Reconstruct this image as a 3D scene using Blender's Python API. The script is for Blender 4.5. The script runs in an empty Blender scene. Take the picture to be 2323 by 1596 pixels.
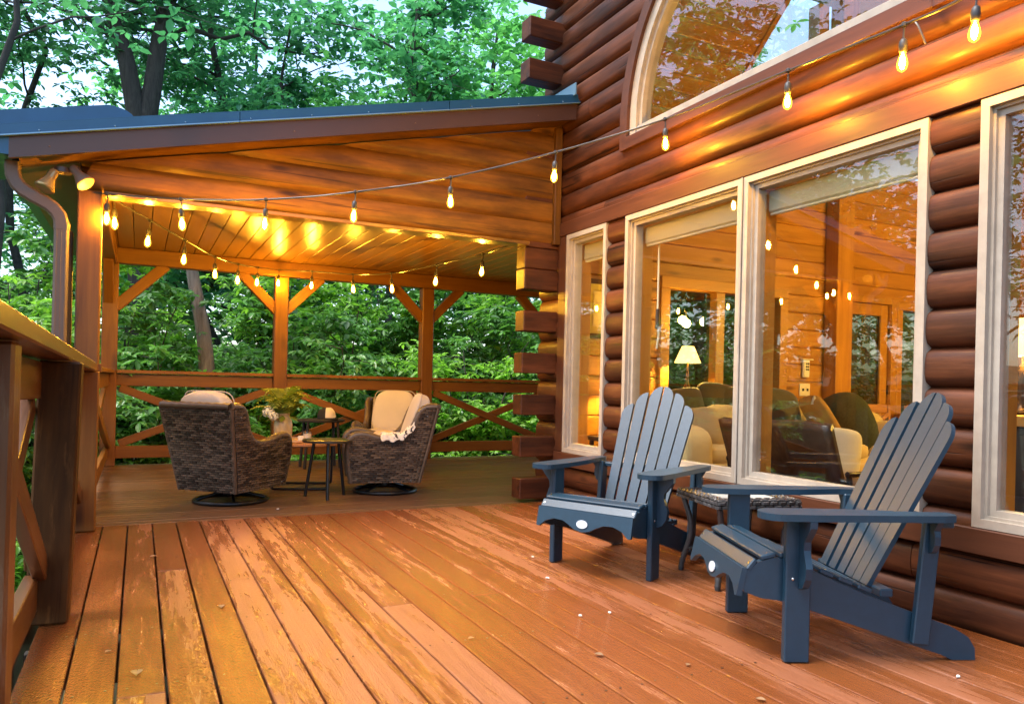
import bpy, bmesh, math, random
import numpy as np
from mathutils import Vector, Matrix

random.seed(7)
rng = np.random.default_rng(7)
sc = bpy.context.scene
COL = sc.collection
RAD = math.radians

# ------------------------------------------------------------------ camera
CAM_H = 0.97
def _ray(u, v, f=1704., cx=1161., cy=871.):
    return Vector(((u - cx) / f, (v - cy) / f, 1.0))
_Y = _ray(315, 850).normalized()
_X = _ray(4600, 950); _X = (_X - _Y * _X.dot(_Y)).normalized()
_Z = _X.cross(_Y)
if _Z.y > 0: _Z = -_Z
# rows of R are the world axes in camera space (x right, y down, z forward)
right = Vector((_X.x, _Y.x, _Z.x)); down = Vector((_X.y, _Y.y, _Z.y)); fwd = Vector((_X.z, _Y.z, _Z.z))
cam_data = bpy.data.cameras.new("camera"); cam = bpy.data.objects.new("camera", cam_data); COL.objects.link(cam)
cm = Matrix((right, -down, -fwd)).transposed().to_4x4(); cm.translation = (0, 0, CAM_H)
cam.matrix_world = cm
cam_data.sensor_width = 36; cam_data.lens = 1704 / 2322 * 36; cam_data.shift_y = 73 / 2322
cam_data.clip_start = 0.05; cam_data.clip_end = 600
sc.camera = cam

# ------------------------------------------------------------------ sky, sun, exposure
SUN_EL, SUN_AZ = RAD(64), RAD(276)      # azimuth measured clockwise from +Y
world = bpy.data.worlds.new("World"); sc.world = world; world.use_nodes = True
wn = world.node_tree.nodes; wl = world.node_tree.links
for n in list(wn): wn.remove(n)
sky = wn.new('ShaderNodeTexSky'); sky.sky_type = 'NISHITA'; sky.sun_disc = False
sky.sun_elevation = SUN_EL; sky.sun_rotation = SUN_AZ
sky.air_density = 1.0; sky.dust_density = 2.0; sky.ozone_density = 1.2
bgn = wn.new('ShaderNodeBackground'); bgn.inputs['Strength'].default_value = 0.15
wo = wn.new('ShaderNodeOutputWorld')
wl.new(sky.outputs[0], bgn.inputs[0]); wl.new(bgn.outputs[0], wo.inputs[0])
sun_d = bpy.data.lights.new("sun", 'SUN'); sun = bpy.data.objects.new("sun", sun_d); COL.objects.link(sun)
sun_d.energy = 1.5; sun_d.angle = RAD(25); sun_d.color = (1.0, 0.985, 0.96)
_sd = Vector((math.sin(SUN_AZ) * math.cos(SUN_EL), math.cos(SUN_AZ) * math.cos(SUN_EL), math.sin(SUN_EL)))
sun.rotation_euler = _sd.to_track_quat('Z', 'Y').to_euler()
vs = sc.view_settings
vs.view_transform = 'Standard'; vs.look = 'None'; vs.gamma = 1.0; vs.use_curve_mapping = False
vs.exposure = 1.85
BULB_E = 830.0
cy_ = sc.cycles
cy_.use_denoising = True
try: cy_.denoiser = 'OPENIMAGEDENOISE'
except Exception: pass
cy_.max_bounces = 7; cy_.diffuse_bounces = 3; cy_.glossy_bounces = 3; cy_.transmission_bounces = 5; cy_.transparent_max_bounces = 12
cy_.sample_clamp_indirect = 6.0; cy_.caustics_reflective = False; cy_.caustics_refractive = False

# ------------------------------------------------------------------ mesh helpers
W = {}
def link(o, parent, M):
    COL.objects.link(o)
    if parent is not None:
        o.parent = parent
        o.matrix_basis = W[parent.name].inverted() @ M
    else:
        o.matrix_basis = M
    W[o.name] = M.copy()
    return o
def tag(o, label=None, cat=None, group=None, kind=None):
    if label: o['label'] = label
    if cat: o['category'] = cat
    if group: o['group'] = group
    if kind: o['kind'] = kind
    return o
def root(name, label, cat, loc=(0, 0, 0), group=None):
    o = bpy.data.objects.new(name, None); o.empty_display_size = 0.1
    link(o, None, Matrix.Translation(loc))
    return tag(o, label, cat, group)
def T(*p): return Matrix.Translation(p)
def frame(x, up=(0, 0, 1), loc=(0, 0, 0)):
    x = Vector(x).normalized(); up = Vector(up)
    y = up.cross(x)
    if y.length < 1e-5: y = Vector((0, 1, 0)).cross(x)
    y.normalize(); z = x.cross(y)
    m = Matrix((x, y, z)).transposed().to_4x4(); m.translation = loc
    return m
def add(name, me, mat, parent=None, M=None):
    o = bpy.data.objects.new(name, me)
    if mat is not None:
        if len(me.materials) == 0: me.materials.append(mat)
        elif me.materials[0] is not mat:
            o.material_slots[0].link = 'OBJECT'; o.material_slots[0].material = mat
    return link(o, parent, M if M is not None else Matrix())
class MB:
    """collects verts and faces, becomes one mesh"""
    def __init__(s): s.v = []; s.f = []
    def add(s, vs, fs):
        b = len(s.v); s.v += [tuple(p) for p in vs]; s.f += [tuple(i + b for i in q) for q in fs]; return s
    def box(s, c, d, M=None):
        x, y, z = d[0] / 2, d[1] / 2, d[2] / 2
        P = [Vector((i * x, j * y, k * z)) for k in (-1, 1) for j in (-1, 1) for i in (-1, 1)]
        if M is not None: P = [M @ p for p in P]
        P = [p + Vector(c) for p in P]
        return s.add(P, [(0, 2, 3, 1), (4, 5, 7, 6), (0, 1, 5, 4), (2, 6, 7, 3), (0, 4, 6, 2), (1, 3, 7, 5)])
    def tube(s, pts, r, seg=8, closed=False, caps=True):
        pts = [Vector(p) for p in pts]; n = len(pts)
        rs = list(r) if hasattr(r, '__len__') else [r] * n
        b = len(s.v); prev = None
        for i, p in enumerate(pts):
            if closed: t = pts[(i + 1) % n] - pts[i - 1]
            else: t = pts[min(i + 1, n - 1)] - pts[max(i - 1, 0)]
            if t.length < 1e-9: t = Vector((0, 0, 1))
            t.normalize()
            if prev is None:
                a = Vector((0, 0, 1)) if abs(t.z) < .9 else Vector((1, 0, 0))
                u = t.cross(a).normalized()
            else:
                u = prev - t * prev.dot(t)
                if u.length < 1e-6: u = t.orthogonal()
                u.normalize()
            prev = u; w = t.cross(u)
            for k in range(seg):
                a = 2 * math.pi * k / seg
                s.v.append(tuple(p + (u * math.cos(a) + w * math.sin(a)) * rs[i]))
        m = n if closed else n - 1
        for i in range(m):
            for k in range(seg):
                a0 = b + i * seg + k; a1 = b + i * seg + (k + 1) % seg
                c0 = b + ((i + 1) % n) * seg + k; c1 = b + ((i + 1) % n) * seg + (k + 1) % seg
                s.f.append((a0, a1, c1, c0))
        if caps and not closed:
            s.f.append(tuple(b + k for k in reversed(range(seg)))); s.f.append(tuple(b + (n - 1) * seg + k for k in range(seg)))
        return s
    def lathe(s, prof, seg=20, c=(0, 0, 0), sx=1, sy=1):
        b = len(s.v); n = len(prof)
        for (r, z) in prof:
            for k in range(seg):
                a = 2 * math.pi * k / seg
                s.v.append((c[0] + r * math.cos(a) * sx, c[1] + r * math.sin(a) * sy, c[2] + z))
        for i in range(n - 1):
            for k in range(seg):
                s.f.append((b + i * seg + k, b + i * seg + (k + 1) % seg, b + (i + 1) * seg + (k + 1) % seg, b + (i + 1) * seg + k))
        s.f.append(tuple(b + k for k in reversed(range(seg)))); s.f.append(tuple(b + (n - 1) * seg + k for k in range(seg)))
        return s
    def prism(s, poly, h, fn=None):
        """poly in 2D (a,b), extruded -h/2..h/2 along c; fn maps (a,b,c) to xyz"""
        fn = fn or (lambda a, b, c: (a, b, c)); n = len(poly)
        P = [fn(a, b, -h / 2) for a, b in poly] + [fn(a, b, h / 2) for a, b in poly]
        F = [tuple(reversed(range(n))), tuple(range(n, 2 * n))] + [(i, (i + 1) % n, n + (i + 1) % n, n + i) for i in range(n)]
        return s.add(P, F)
    def grid(s, fn, nu, nv):
        P = [fn(i / nu, j / nv) for j in range(nv + 1) for i in range(nu + 1)]
        F = [(j * (nu + 1) + i, j * (nu + 1) + i + 1, (j + 1) * (nu + 1) + i + 1, (j + 1) * (nu + 1) + i) for j in range(nv) for i in range(nu)]
        return s.add(P, F)
    def superell(s, c, d, e1=.35, e2=.35, nu=28, nv=14, warp=None):
        def sp(x, e): return math.copysign(abs(x) ** e, x)
        b = len(s.v); P = []
        for j in range(nv + 1):
            ph = -math.pi / 2 + math.pi * j / nv
            for i in range(nu):
                th = 2 * math.pi * i / nu
                p = (sp(math.cos(ph), e1) * sp(math.cos(th), e2), sp(math.cos(ph), e1) * sp(math.sin(th), e2), sp(math.sin(ph), e1))
                p = Vector((p[0] * d[0] / 2, p[1] * d[1] / 2, p[2] * d[2] / 2))
                if warp: p = Vector(warp(p))
                P.append(p + Vector(c))
        F = [(j * nu + i, j * nu + (i + 1) % nu, (j + 1) * nu + (i + 1) % nu, (j + 1) * nu + i) for j in range(nv) for i in range(nu)]
        return s.add(P, F)
    def mesh(s, name, smooth=None):
        me = bpy.data.meshes.new(name); me.from_pydata(s.v, [], s.f); me.validate(); 
        if smooth is not None:
            me.shade_smooth(); me.set_sharp_from_angle(angle=RAD(smooth))
        me.update(); return me
    def build(s, name, mat, parent=None, M=None, smooth=None):
        return add(name, s.mesh(name, smooth), mat, parent, M)
    def buildc(s, name, mat, parent=None, smooth=None):
        """verts are in world/build space; origin goes to their centre"""
        a = np.array(s.v); c = (a.min(0) + a.max(0)) / 2
        s.v = [tuple(p) for p in (a - c)]
        return s.build(name, mat, parent, T(*c), smooth)

_cb = {}
def cbox(L, w, h, c=.004):
    k = (round(L, 4), round(w, 4), round(h, 4), c)
    if k not in _cb:
        bm = bmesh.new(); bmesh.ops.create_cube(bm, size=1)
        for v in bm.verts: v.co = Vector((v.co.x * L, v.co.y * w, v.co.z * h))
        bmesh.ops.bevel(bm, geom=bm.edges[:], offset=min(c, h * .4, w * .4), segments=1, profile=.5, affect='EDGES')
        me = bpy.data.meshes.new('board'); bm.to_mesh(me); bm.free(); _cb[k] = me
    return _cb[k]
def bar(name, p0, p1, w, h, mat, parent=None, up=(0, 0, 1), c=.004):
    """a chamfered board from p0 to p1 (centre line); w across, h along up"""
    p0 = Vector(p0); p1 = Vector(p1)
    return add(name, cbox((p1 - p0).length, w, h, c), mat, parent, frame(p1 - p0, up, (p0 + p1) / 2))
def blk(name, lo, hi, mat, parent=None, c=.004, axis=None):
    """axis aligned board between two corners, grain along its longest side"""
    d = [hi[i] - lo[i] for i in range(3)]; ctr = [(hi[i] + lo[i]) / 2 for i in range(3)]
    a = axis if axis is not None else max(range(3), key=lambda i: d[i])
    e = Vector((0, 0, 0)); e[a] = d[a] / 2
    up = (0, 0, 1) if a != 2 else (0, 1, 0)
    h = d[2] if a != 2 else d[1]; w = d[1] if a == 0 else d[0]
    return bar(name, Vector(ctr) - e, Vector(ctr) + e, w, h, mat, parent, up, c)

_lg = {}
def log_mesh(a0, a1, b0, b1, H, D, B, n=8, gap=.0):
    k = tuple(round(x, 3) for x in (a0, a1, b0, b1, H, D, B))
    if k in _lg: return _lg[k]
    pr = [(-D, gap + .010), (-D + .010, gap)]
    for i in range(n + 1):
        t = i / n; y = B * (1 - abs(2 * t - 1) ** 2.6) ** .5 if 0 < t < 1 else 0.
        pr.append((y, gap + (H - 2 * gap) * t))
    pr += [(-D + .010, H - gap), (-D, H - gap - .010)]
    m = len(pr)
    V = [(a0 + (a1 - a0) * z / H, y, z - H / 2) for y, z in pr] + [(b0 + (b1 - b0) * z / H, y, z - H / 2) for y, z in pr]
    F = [(i, (i + 1) % m, m + (i + 1) % m, m + i) for i in range(m)]
    F = [tuple(reversed(f)) for f in F] + [tuple(range(m)), tuple(reversed(range(m, 2 * m)))]
    mb = MB(); mb.add(V, F); me = mb.mesh('log', 38)
    _lg[k] = me
    return me
def log(name, mat, parent, xdir, org, a, b, z0, H, D, B):
    """a=(at bottom, at top) start, b likewise, measured along xdir from org"""
    c = (a[0] + b[0]) / 2
    me = log_mesh(a[0] - c, a[1] - c, b[0] - c, b[1] - c, H, D, B)
    xd = Vector(xdir)
    M = frame(xd, (0, 0, 1), Vector(org) + xd * c + Vector((0, 0, z0 + H / 2)))
    return add(name, me, mat, parent, M)

# ------------------------------------------------------------------ materials
class NT:
    def __init__(s, name):
        s.m = bpy.data.materials.new(name); s.m.use_nodes = True; s.t = s.m.node_tree
        s.b = s.t.nodes['Principled BSDF']; s.out = s.t.nodes['Material Output']
    def n(s, ty, **kw):
        nd = s.t.nodes.new('ShaderNode' + ty)
        for k, v in kw.items():
            if k.startswith('i_'):
                key = k[2:]; key = int(key) if key.isdigit() else key.replace('_', ' ')
                s.set(nd.inputs[key], v)
            else: setattr(nd, k, v)
        return nd
    def set(s, sock, v):
        if isinstance(v, bpy.types.NodeSocket): s.t.links.new(v, sock)
        elif isinstance(v, bpy.types.Node): s.t.links.new(v.outputs[0], sock)
        else:
            if hasattr(sock.default_value, '__len__') and len(sock.default_value) == 4 and len(v) == 3: v = (*v, 1)
            sock.default_value = v
    def p(s, **kw):
        for k, v in kw.items(): s.set(s.b.inputs[k.replace('_', ' ')], v)
        return s
    def math(s, op, a, b=0., clamp=False):
        nd = s.n('Math', operation=op, use_clamp=clamp); s.set(nd.inputs[0], a); s.set(nd.inputs[1], b); return nd.outputs[0]
    def mix(s, f, a, b, bt='MIX'):
        nd = s.n('MixRGB', blend_type=bt); s.set(nd.inputs[0], f); s.set(nd.inputs[1], a); s.set(nd.inputs[2], b); return nd.outputs[0]
    def ramp(s, f, *stops):
        nd = s.n('ValToRGB'); s.set(nd.inputs[0], f); e = nd.color_ramp.elements
        while len(e) < len(stops): e.new(.5)
        for q, (pos, c) in zip(e, stops):
            q.position = pos; q.color = (c, c, c, 1) if not hasattr(c, '__len__') else (*c, 1)
        return nd.outputs[0]
    def coords(s, scale=(1, 1, 1), rnd=True):
        tc = s.n('TexCoord'); v = tc.outputs['Object']
        if rnd:
            oi = s.n('ObjectInfo'); r = s.math('MULTIPLY', oi.outputs['Random'], 73.)
            cb = s.n('CombineXYZ'); s.set(cb.inputs[0], r); s.set(cb.inputs[1], r); s.set(cb.inputs[2], s.math('MULTIPLY', oi.outputs['Random'], 31.))
            ad = s.n('VectorMath', operation='ADD'); s.set(ad.inputs[0], v); s.set(ad.inputs[1], cb.outputs[0]); v = ad.outputs[0]
        mp = s.n('Mapping'); s.set(mp.inputs['Vector'], v); mp.inputs['Scale'].default_value = scale
        return mp.outputs[0]
    def noise(s, vec, scale=5., detail=4., rough=.55, dist=0.):
        nd = s.n('TexNoise'); s.set(nd.inputs['Vector'], vec); nd.inputs['Scale'].default_value = scale
        nd.inputs['Detail'].default_value = detail; nd.inputs['Roughness'].default_value = rough; nd.inputs['Distortion'].default_value = dist
        return nd.outputs[0]
    def bump(s, h, st=.3, d=.01):
        nd = s.n('Bump'); nd.inputs['Strength'].default_value = st; nd.inputs['Distance'].default_value = d
        s.set(nd.inputs['Height'], h); s.set(s.b.inputs['Normal'], nd.outputs[0])
def hsv_rand(t, col, amt=.25):
    oi = t.n('ObjectInfo'); v = t.math('ADD', t.math('MULTIPLY', oi.outputs['Random'], amt), 1 - amt / 2)
    h = t.n('HueSaturation'); t.set(h.inputs['Color'], col); t.set(h.inputs['Value'], v); return h.outputs[0]
def wood(name, c1, c2, rough=.5, knots=.0, coat=0., bump=.25, grain=1., vary=.25, kcol=(.04, .015, .006), wear=None, spec=.5, cracks=0.):
    t = NT(name)
    v = t.coords((1.6 * grain, 26 * grain, 26 * grain)); g = t.noise(v, 1.0, 6, .62, .6)
    v2 = t.coords((.9, 5, 5)); g2 = t.noise(v2, 1.0, 3, .5)
    f = t.math('ADD', t.math('MULTIPLY', g, .65), t.math('MULTIPLY', g2, .5))
    col = t.ramp(f, (.36, c2), (.68, c1))
    if knots:
        vk = t.coords((1.5 * knots, 5.2 * knots, 5.2 * knots)); vo = t.n('TexVoronoi'); t.set(vo.inputs['Vector'], vk); vo.inputs['Scale'].default_value = 1.0
        wob = t.math('ADD', vo.outputs['Distance'], t.math('MULTIPLY', t.math('SUBTRACT', g, .5), .12))
        k = t.ramp(wob, (.05, 1.), (.16, 0.)); col = t.mix(t.math('MULTIPLY', k, .85), col, kcol)
    if wear:
        w = t.ramp(t.noise(t.coords((2.2, 14, 14)), 1., 7, .7), (.56, 0.), (.66, 1.)); col = t.mix(w, col, wear)
    if cracks:
        ck = t.ramp(t.noise(t.coords((.9, 46, 46)), 1., 2, .5, .25), (.645, 0.), (.675, 1.)); gate = t.ramp(t.noise(t.coords((.6, 3, 3)), 1.2, 2, .5), (.46, 0.), (.56, 1.))
        ck = t.math('MULTIPLY', ck, gate); col = t.mix(t.math('MULTIPLY', ck, cracks), col, kcol); f = t.math('SUBTRACT', f, t.math('MULTIPLY', ck, .8))
        blotch = t.ramp(t.noise(t.coords((1.3, 4, 4)), 1.6, 4, .6), (.38, .62), (.64, 1.25)); col = t.mix(1., col, blotch, 'MULTIPLY')
    t.p(Base_Color=hsv_rand(t, col, vary), Roughness=t.math('ADD', rough - .1, t.math('MULTIPLY', g, .2)), Coat_Weight=coat, Coat_Roughness=.22, Specular_IOR_Level=spec)
    t.bump(f, bump, .006)
    return t.m
def plain(name, c, rough=.5, metal=0., nscale=0, namt=.15, bump=0., bscale=200, coat=0., sheen=0.):
    t = NT(name); col = c
    if nscale:
        n = t.noise(t.coords((1, 1, 1)), nscale, 4, .6); col = t.mix(t.ramp(n, (.35, 0.), (.65, 1.)), tuple(x * (1 - namt) for x in c), tuple(min(1, x * (1 + namt)) for x in c))
    t.p(Base_Color=col, Roughness=rough, Metallic=metal, Coat_Weight=coat, Sheen_Weight=sheen)
    if bump: t.bump(t.noise(t.coords((1, 1, 1)), bscale, 3, .6), bump, .003)
    return t.m
def emit(name, c, e):
    t = NT(name); t.p(Base_Color=(.8, .7, .5), Emission_Color=c, Emission_Strength=e); return t.m

def deck_mat():
    t = NT('wet_painted_deck')
    g = t.noise(t.coords((2.2, 34, 34)), 1., 6, .65, .5)
    # puddled water lies along the boards in ragged tongues, more on some boards than on others
    w1 = t.noise(t.coords((.55, 6, 1)), 1., 3, .5, .6)
    w2 = t.noise(t.coords((4, 36, 1)), 1., 5, .65, .3)
    oi = t.n('ObjectInfo')
    wf = t.math('ADD', t.math('ADD', t.math('MULTIPLY', w1, .70), t.math('MULTIPLY', w2, .55)), t.math('MULTIPLY', oi.outputs['Random'], .22))
    wet = t.ramp(wf, (.58, 0.), (.73, 1.))
    dry = t.ramp(g, (.3, (.245, .083, .031)), (.7, (.305, .112, .050)))
    scuff = t.ramp(t.noise(t.coords((4, 44, 44)), 1.6, 8, .75), (.56, 0.), (.74, 1.))
    dry = t.mix(t.math('MULTIPLY', scuff, .45), dry, (.33, .150, .082))
    wetc = t.ramp(g, (.3, (.172, .050, .0125)), (.7, (.215, .066, .0175)))
    col = t.mix(wet, dry, wetc)
    t.p(Base_Color=hsv_rand(t, col, .16), Roughness=t.math('SUBTRACT', .40, t.math('MULTIPLY', wet, .32)), Specular_IOR_Level=.5)
    fine = t.noise(t.coords((70, 190, 190)), 1., 3, .6)
    h = t.math('ADD', t.math('MULTIPLY', g, t.math('SUBTRACT', 1., t.math('MULTIPLY', wet, .55))), t.math('MULTIPLY', fine, .62))
    t.bump(h, .75, .006)
    return t.m

M_ = {}
M_['deck'] = deck_mat()
M_['porchfloor'] = wood('worn_porch_floor', (.135, .066, .029), (.070, .033, .014), .42, coat=.1, vary=.35)
M_['cedar'] = wood('stained_cedar', (.185, .072, .0105), (.100, .034, .0055), .45, knots=.7, coat=.04, vary=.22, spec=.28)
M_['gable'] = wood('gable_log_stain', (.165, .065, .0075), (.080, .027, .0035), .48, knots=1.0, coat=.03, vary=.3, spec=.25, bump=.4, kcol=(.03, .010, .002), cracks=.7)
M_['ceiling'] = wood('ceiling_pine', (.22, .098, .0115), (.15, .060, .0070), .32, knots=.5, coat=.25, vary=.25, bump=.08)
M_['log'] = wood('dark_log_stain', (.094, .0285, .0100), (.026, .0074, .0034), .50, knots=1.15, coat=.06, bump=.6, vary=.3, kcol=(.010, .0035, .002), spec=.22, cracks=.9)
M_['logtrim'] = wood('log_trim_stain', (.086, .028, .0115), (.046, .0145, .0062), .48, coat=.05, vary=.15, spec=.35)
M_['pine'] = wood('knotty_pine', (.47, .215, .034), (.30, .118, .015), .45, knots=1.0, coat=.1, vary=.2, kcol=(.13, .045, .012))
M_['pinetrim'] = wood('pine_trim', (.47, .225, .038), (.36, .155, .024), .45, knots=.35, coat=.1, vary=.12, kcol=(.15, .05, .015))
M_['rail'] = wood('weathered_rail', (.130, .046, .012), (.052, .018, .006), .34, coat=.2, vary=.2, wear=(.17, .095, .052))
M_['newel'] = wood('weathered_newel', (.090, .038, .011), (.030, .013, .005), .6, coat=.0, vary=.1, wear=(.15, .066, .020), spec=.1, cracks=.8)
M_['fascia'] = plain('brown_fascia', (.058, .0255, .0165), .38, nscale=2, namt=.06)
M_['bluemetal'] = plain('blue_roof_metal', (.010, .070, .150), .34, .15, nscale=4, namt=.08)
M_['bluelip'] = plain('pale_metal_lip', (.16, .28, .38), .35, .5)
M_['spout'] = plain('tan_downspout', (.125, .070, .045), .42, nscale=6, namt=.08)
M_['frame'] = plain('cream_window_frame', (.36, .305, .24), .38, nscale=9, namt=.10)
M_['slate'] = plain('slate_blue_plastic', (.0095, .033, .056), .38, nscale=30, namt=.08, bump=.10, bscale=420)
M_['black'] = plain('black_metal', (.012, .012, .013), .35, .4)
M_['rubber'] = plain('black_rubber', (.012, .012, .012), .6)
M_['chrome'] = plain('bare_screw_metal', (.6, .6, .58), .25, 1.)
M_['badge'] = plain('silver_badge', (.62, .66, .70), .3, .3)
M_['wickerbase'] = plain('wicker_under', (.012, .010, .009), .7)
def wicker_mat(name, a, b):
    t = NT(name); gi = t.n('NewGeometry'); r = gi.outputs['Random Per Island']
    big = t.noise(t.coords((1, 1, 9), rnd=False), 1.6, 2, .5)
    f = t.math('ADD', t.math('MULTIPLY', r, .50), t.math('MULTIPLY', big, .55))
    t.p(Base_Color=t.ramp(f, (.3, a), (.8, b)), Roughness=.36, Specular_IOR_Level=.5); return t.m
M_['wicker'] = wicker_mat('brown_resin_wicker', (.028, .019, .012), (.165, .115, .075))
M_['wickergrey'] = wicker_mat('grey_resin_wicker', (.018, .017, .017), (.07, .067, .066))
M_['cushion'] = plain('cream_fabric', (.47, .425, .375), .9, nscale=3, namt=.05, bump=.25, bscale=420, sheen=.2)
M_['piping'] = plain('grey_piping', (.40, .36, .33), .9)
M_['tabletop'] = wood('walnut_top', (.42, .20, .085), (.26, .11, .045), .4, coat=.1)
M_['darktop'] = plain('dark_table_top', (.030, .026, .022), .30, nscale=20)
M_['ceramic'] = plain('cream_glazed_jug', (.44, .32, .16), .32, nscale=12, namt=.14)
M_['plate'] = plain('pale_wood_tray', (.55, .36, .19), .5, nscale=8)
M_['wax'] = plain('white_wax', (.82, .78, .68), .55)
M_['capblack'] = plain('black_cotton', (.012, .012, .013), .85)
M_['capwhite'] = plain('white_cotton', (.68, .62, .55), .85)
M_['flower'] = plain('cream_flower', (.78, .75, .60), .7)
M_['petal'] = plain('white_petal', (.80, .75, .66), .7)
M_['deadleaf'] = plain('dry_tan_leaf', (.20, .115, .05), .75, nscale=40, namt=.3)
M_['filament'] = emit('lit_filament', (1.0, .56, .055), BULB_E)
def envelope_mat():
    t = NT('amber_bulb_glass'); tr = t.n('BsdfTransparent'); tr.inputs[0].default_value = (1., .86, .55, 1)
    em = t.n('Emission'); em.inputs[0].default_value = (1., .50, .04, 1); em.inputs[1].default_value = 2.2
    mx = t.n('MixShader'); mx.inputs[0].default_value = .35; t.set(mx.inputs[1], tr.outputs[0]); t.set(mx.inputs[2], em.outputs[0])
    t.t.links.new(mx.outputs[0], t.out.inputs[0]); return t.m
M_['bulb'] = envelope_mat()
M_['socket'] = plain('dark_socket', (.035, .03, .027), .5)
M_['cord'] = plain('wet_black_cord', (.04, .032, .026), .28)
M_['ground'] = plain('forest_floor', (.045, .055, .022), .95, nscale=.9, namt=.5)
M_['concrete'] = plain('under_deck_dark', (.03, .025, .02), .9)
M_['floorin'] = wood('indoor_floor', (.33, .16, .06), (.22, .10, .035), .35)
M_['sofa'] = plain('cream_linen', (.50, .38, .17), .92, nscale=3, namt=.06, bump=.3, bscale=300, sheen=.2)
M_['olive'] = plain('olive_velvet', (.050, .048, .014), .9, nscale=5, namt=.15, sheen=.3)
M_['dgreen'] = plain('dark_green_knit', (.022, .030, .012), .95, nscale=60, namt=.3, bump=.6, bscale=120)
M_['mustard'] = plain('mustard_linen', (.30, .165, .03), .9, nscale=6, namt=.12, bump=.3, bscale=300)
M_['leather'] = plain('brown_leather', (.038, .015, .0075), .42, nscale=9, namt=.2, bump=.15, bscale=60)
M_['whitepil'] = plain('white_pillow', (.55, .50, .36), .9, nscale=4, namt=.05, sheen=.2)
M_['blind'] = plain('beige_blind', (.46, .40, .26), .8)
M_['white'] = plain('white_plastic', (.75, .70, .58), .4)
M_['dark'] = plain('dark_plastic', (.03, .03, .035), .4)
M_['bronze'] = plain('bronze_hardware', (.06, .035, .02), .35, .8)
M_['snake'] = plain('snake_plant_leaf', (.05, .13, .03), .4, nscale=14, namt=.5)
M_['cabinet'] = plain('dark_cabinet', (.028, .022, .02), .35, nscale=5)
def shade_mat():
    t = NT('lit_lamp_shade')
    t.p(Base_Color=(.8, .68, .38), Roughness=.8, Emission_Color=(1., .62, .14), Emission_Strength=1.1); return t.m
M_['shade'] = shade_mat()
def glass_mat(nm='window_glass', tint=(.97, .98, .96, 1)):
    t = NT(nm); tr = t.n('BsdfTransparent'); tr.inputs[0].default_value = tint
    gl = t.n('BsdfGlossy'); gl.inputs['Roughness'].default_value = .0; gl.inputs[0].default_value = (1, 1, 1, 1)
    gm = t.n('NewGeometry'); fr = t.n('Fresnel'); t.set(fr.inputs['IOR'], t.math('ADD', 1.52, t.math('MULTIPLY', gm.outputs['Backfacing'], 1 / 1.52 - 1.52)))
    mx = t.n('MixShader'); t.set(mx.inputs[0], t.math('MULTIPLY', fr.outputs[0], 1.25, True)); t.set(mx.inputs[1], tr.outputs[0]); t.set(mx.inputs[2], gl.outputs[0])
    t.t.links.new(mx.outputs[0], t.out.inputs[0]); return t.m
M_['glass'] = glass_mat(); M_['glass2'] = glass_mat('dim_outdoors_glass', (.36, .40, .33, 1))  # inner panes darkened in colour to stand in for the dim outdoors
def jar_mat():
    t = NT('candle_glass'); tr = t.n('BsdfTransparent'); gl = t.n('BsdfGlossy'); gl.inputs['Roughness'].default_value = .05
    mx = t.n('MixShader'); mx.inputs[0].default_value = .12; t.set(mx.inputs[1], tr.outputs[0]); t.set(mx.inputs[2], gl.outputs[0])
    t.t.links.new(mx.outputs[0], t.out.inputs[0]); return t.m
M_['jar'] = jar_mat()
def art_mat():
    # a framed print: a plain dark bird-like wedge on pale yellow paper
    t = NT('framed_print'); tc = t.n('TexCoord'); sp = t.n('SeparateXYZ'); t.set(sp.inputs[0], tc.outputs['Object'])
    a = t.math('ADD', sp.outputs[0], t.math('MULTIPLY', sp.outputs[2], .6))
    b = t.math('SUBTRACT', sp.outputs[0], t.math('MULTIPLY', sp.outputs[2], .55))
    m = t.math('MULTIPLY', t.math('GREATER_THAN', a, -.10), t.math('LESS_THAN', t.math('ABSOLUTE', t.math('ADD', b, -.03)), .055))
    t.p(Base_Color=t.mix(m, (.72, .60, .26), (.05, .045, .04)), Roughness=.6); return t.m
M_['art'] = art_mat()
def blanket_mat():
    t = NT('patterned_throw'); tc = t.n('TexCoord'); mp = t.n('Mapping'); t.set(mp.inputs['Vector'], tc.outputs['Object']); mp.inputs['Scale'].default_value = (9, 16, 16)
    n = t.noise(mp.outputs[0], 1.0, 3, .6, 1.6)
    mp2 = t.n('Mapping'); t.set(mp2.inputs['Vector'], tc.outputs['Object']); mp2.inputs['Scale'].default_value = (3, 5, 5)
    reg = t.ramp(t.noise(mp2.outputs[0], 1., 1, .5), (.45, 0.), (.50, 1.))
    k = t.math('MULTIPLY', t.ramp(n, (.53, 0.), (.56, 1.)), reg)
    t.p(Base_Color=t.mix(k, (.74, .68, .58), (.015, .014, .014)), Roughness=.95, Sheen_Weight=.3)
    t.bump(t.noise(tc.outputs['Object'], 150., 2, .5), .5, .004); return t.m
M_['blanket'] = blanket_mat()
def leaf_mat(name, dark, light, rough=.42, trans=.3):
    t = NT(name); gi = t.n('NewGeometry'); r = gi.outputs['Random Per Island']
    col = t.ramp(r, (0., dark), (.75, light), (1., tuple(min(1, x * 1.25) for x in light)))
    t.p(Base_Color=col, Roughness=rough, Specular_IOR_Level=.45)
    tl = t.n('BsdfTranslucent'); t.set(tl.inputs[0], t.mix(1., col, (1.3, 1.6, .7), 'MULTIPLY'))
    mx = t.n('MixShader'); mx.inputs[0].default_value = trans; t.t.links.new(t.b.outputs[0], mx.inputs[1]); t.t.links.new(tl.outputs[0], mx.inputs[2])
    t.t.links.new(mx.outputs[0], t.out.inputs[0]); return t.m
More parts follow.
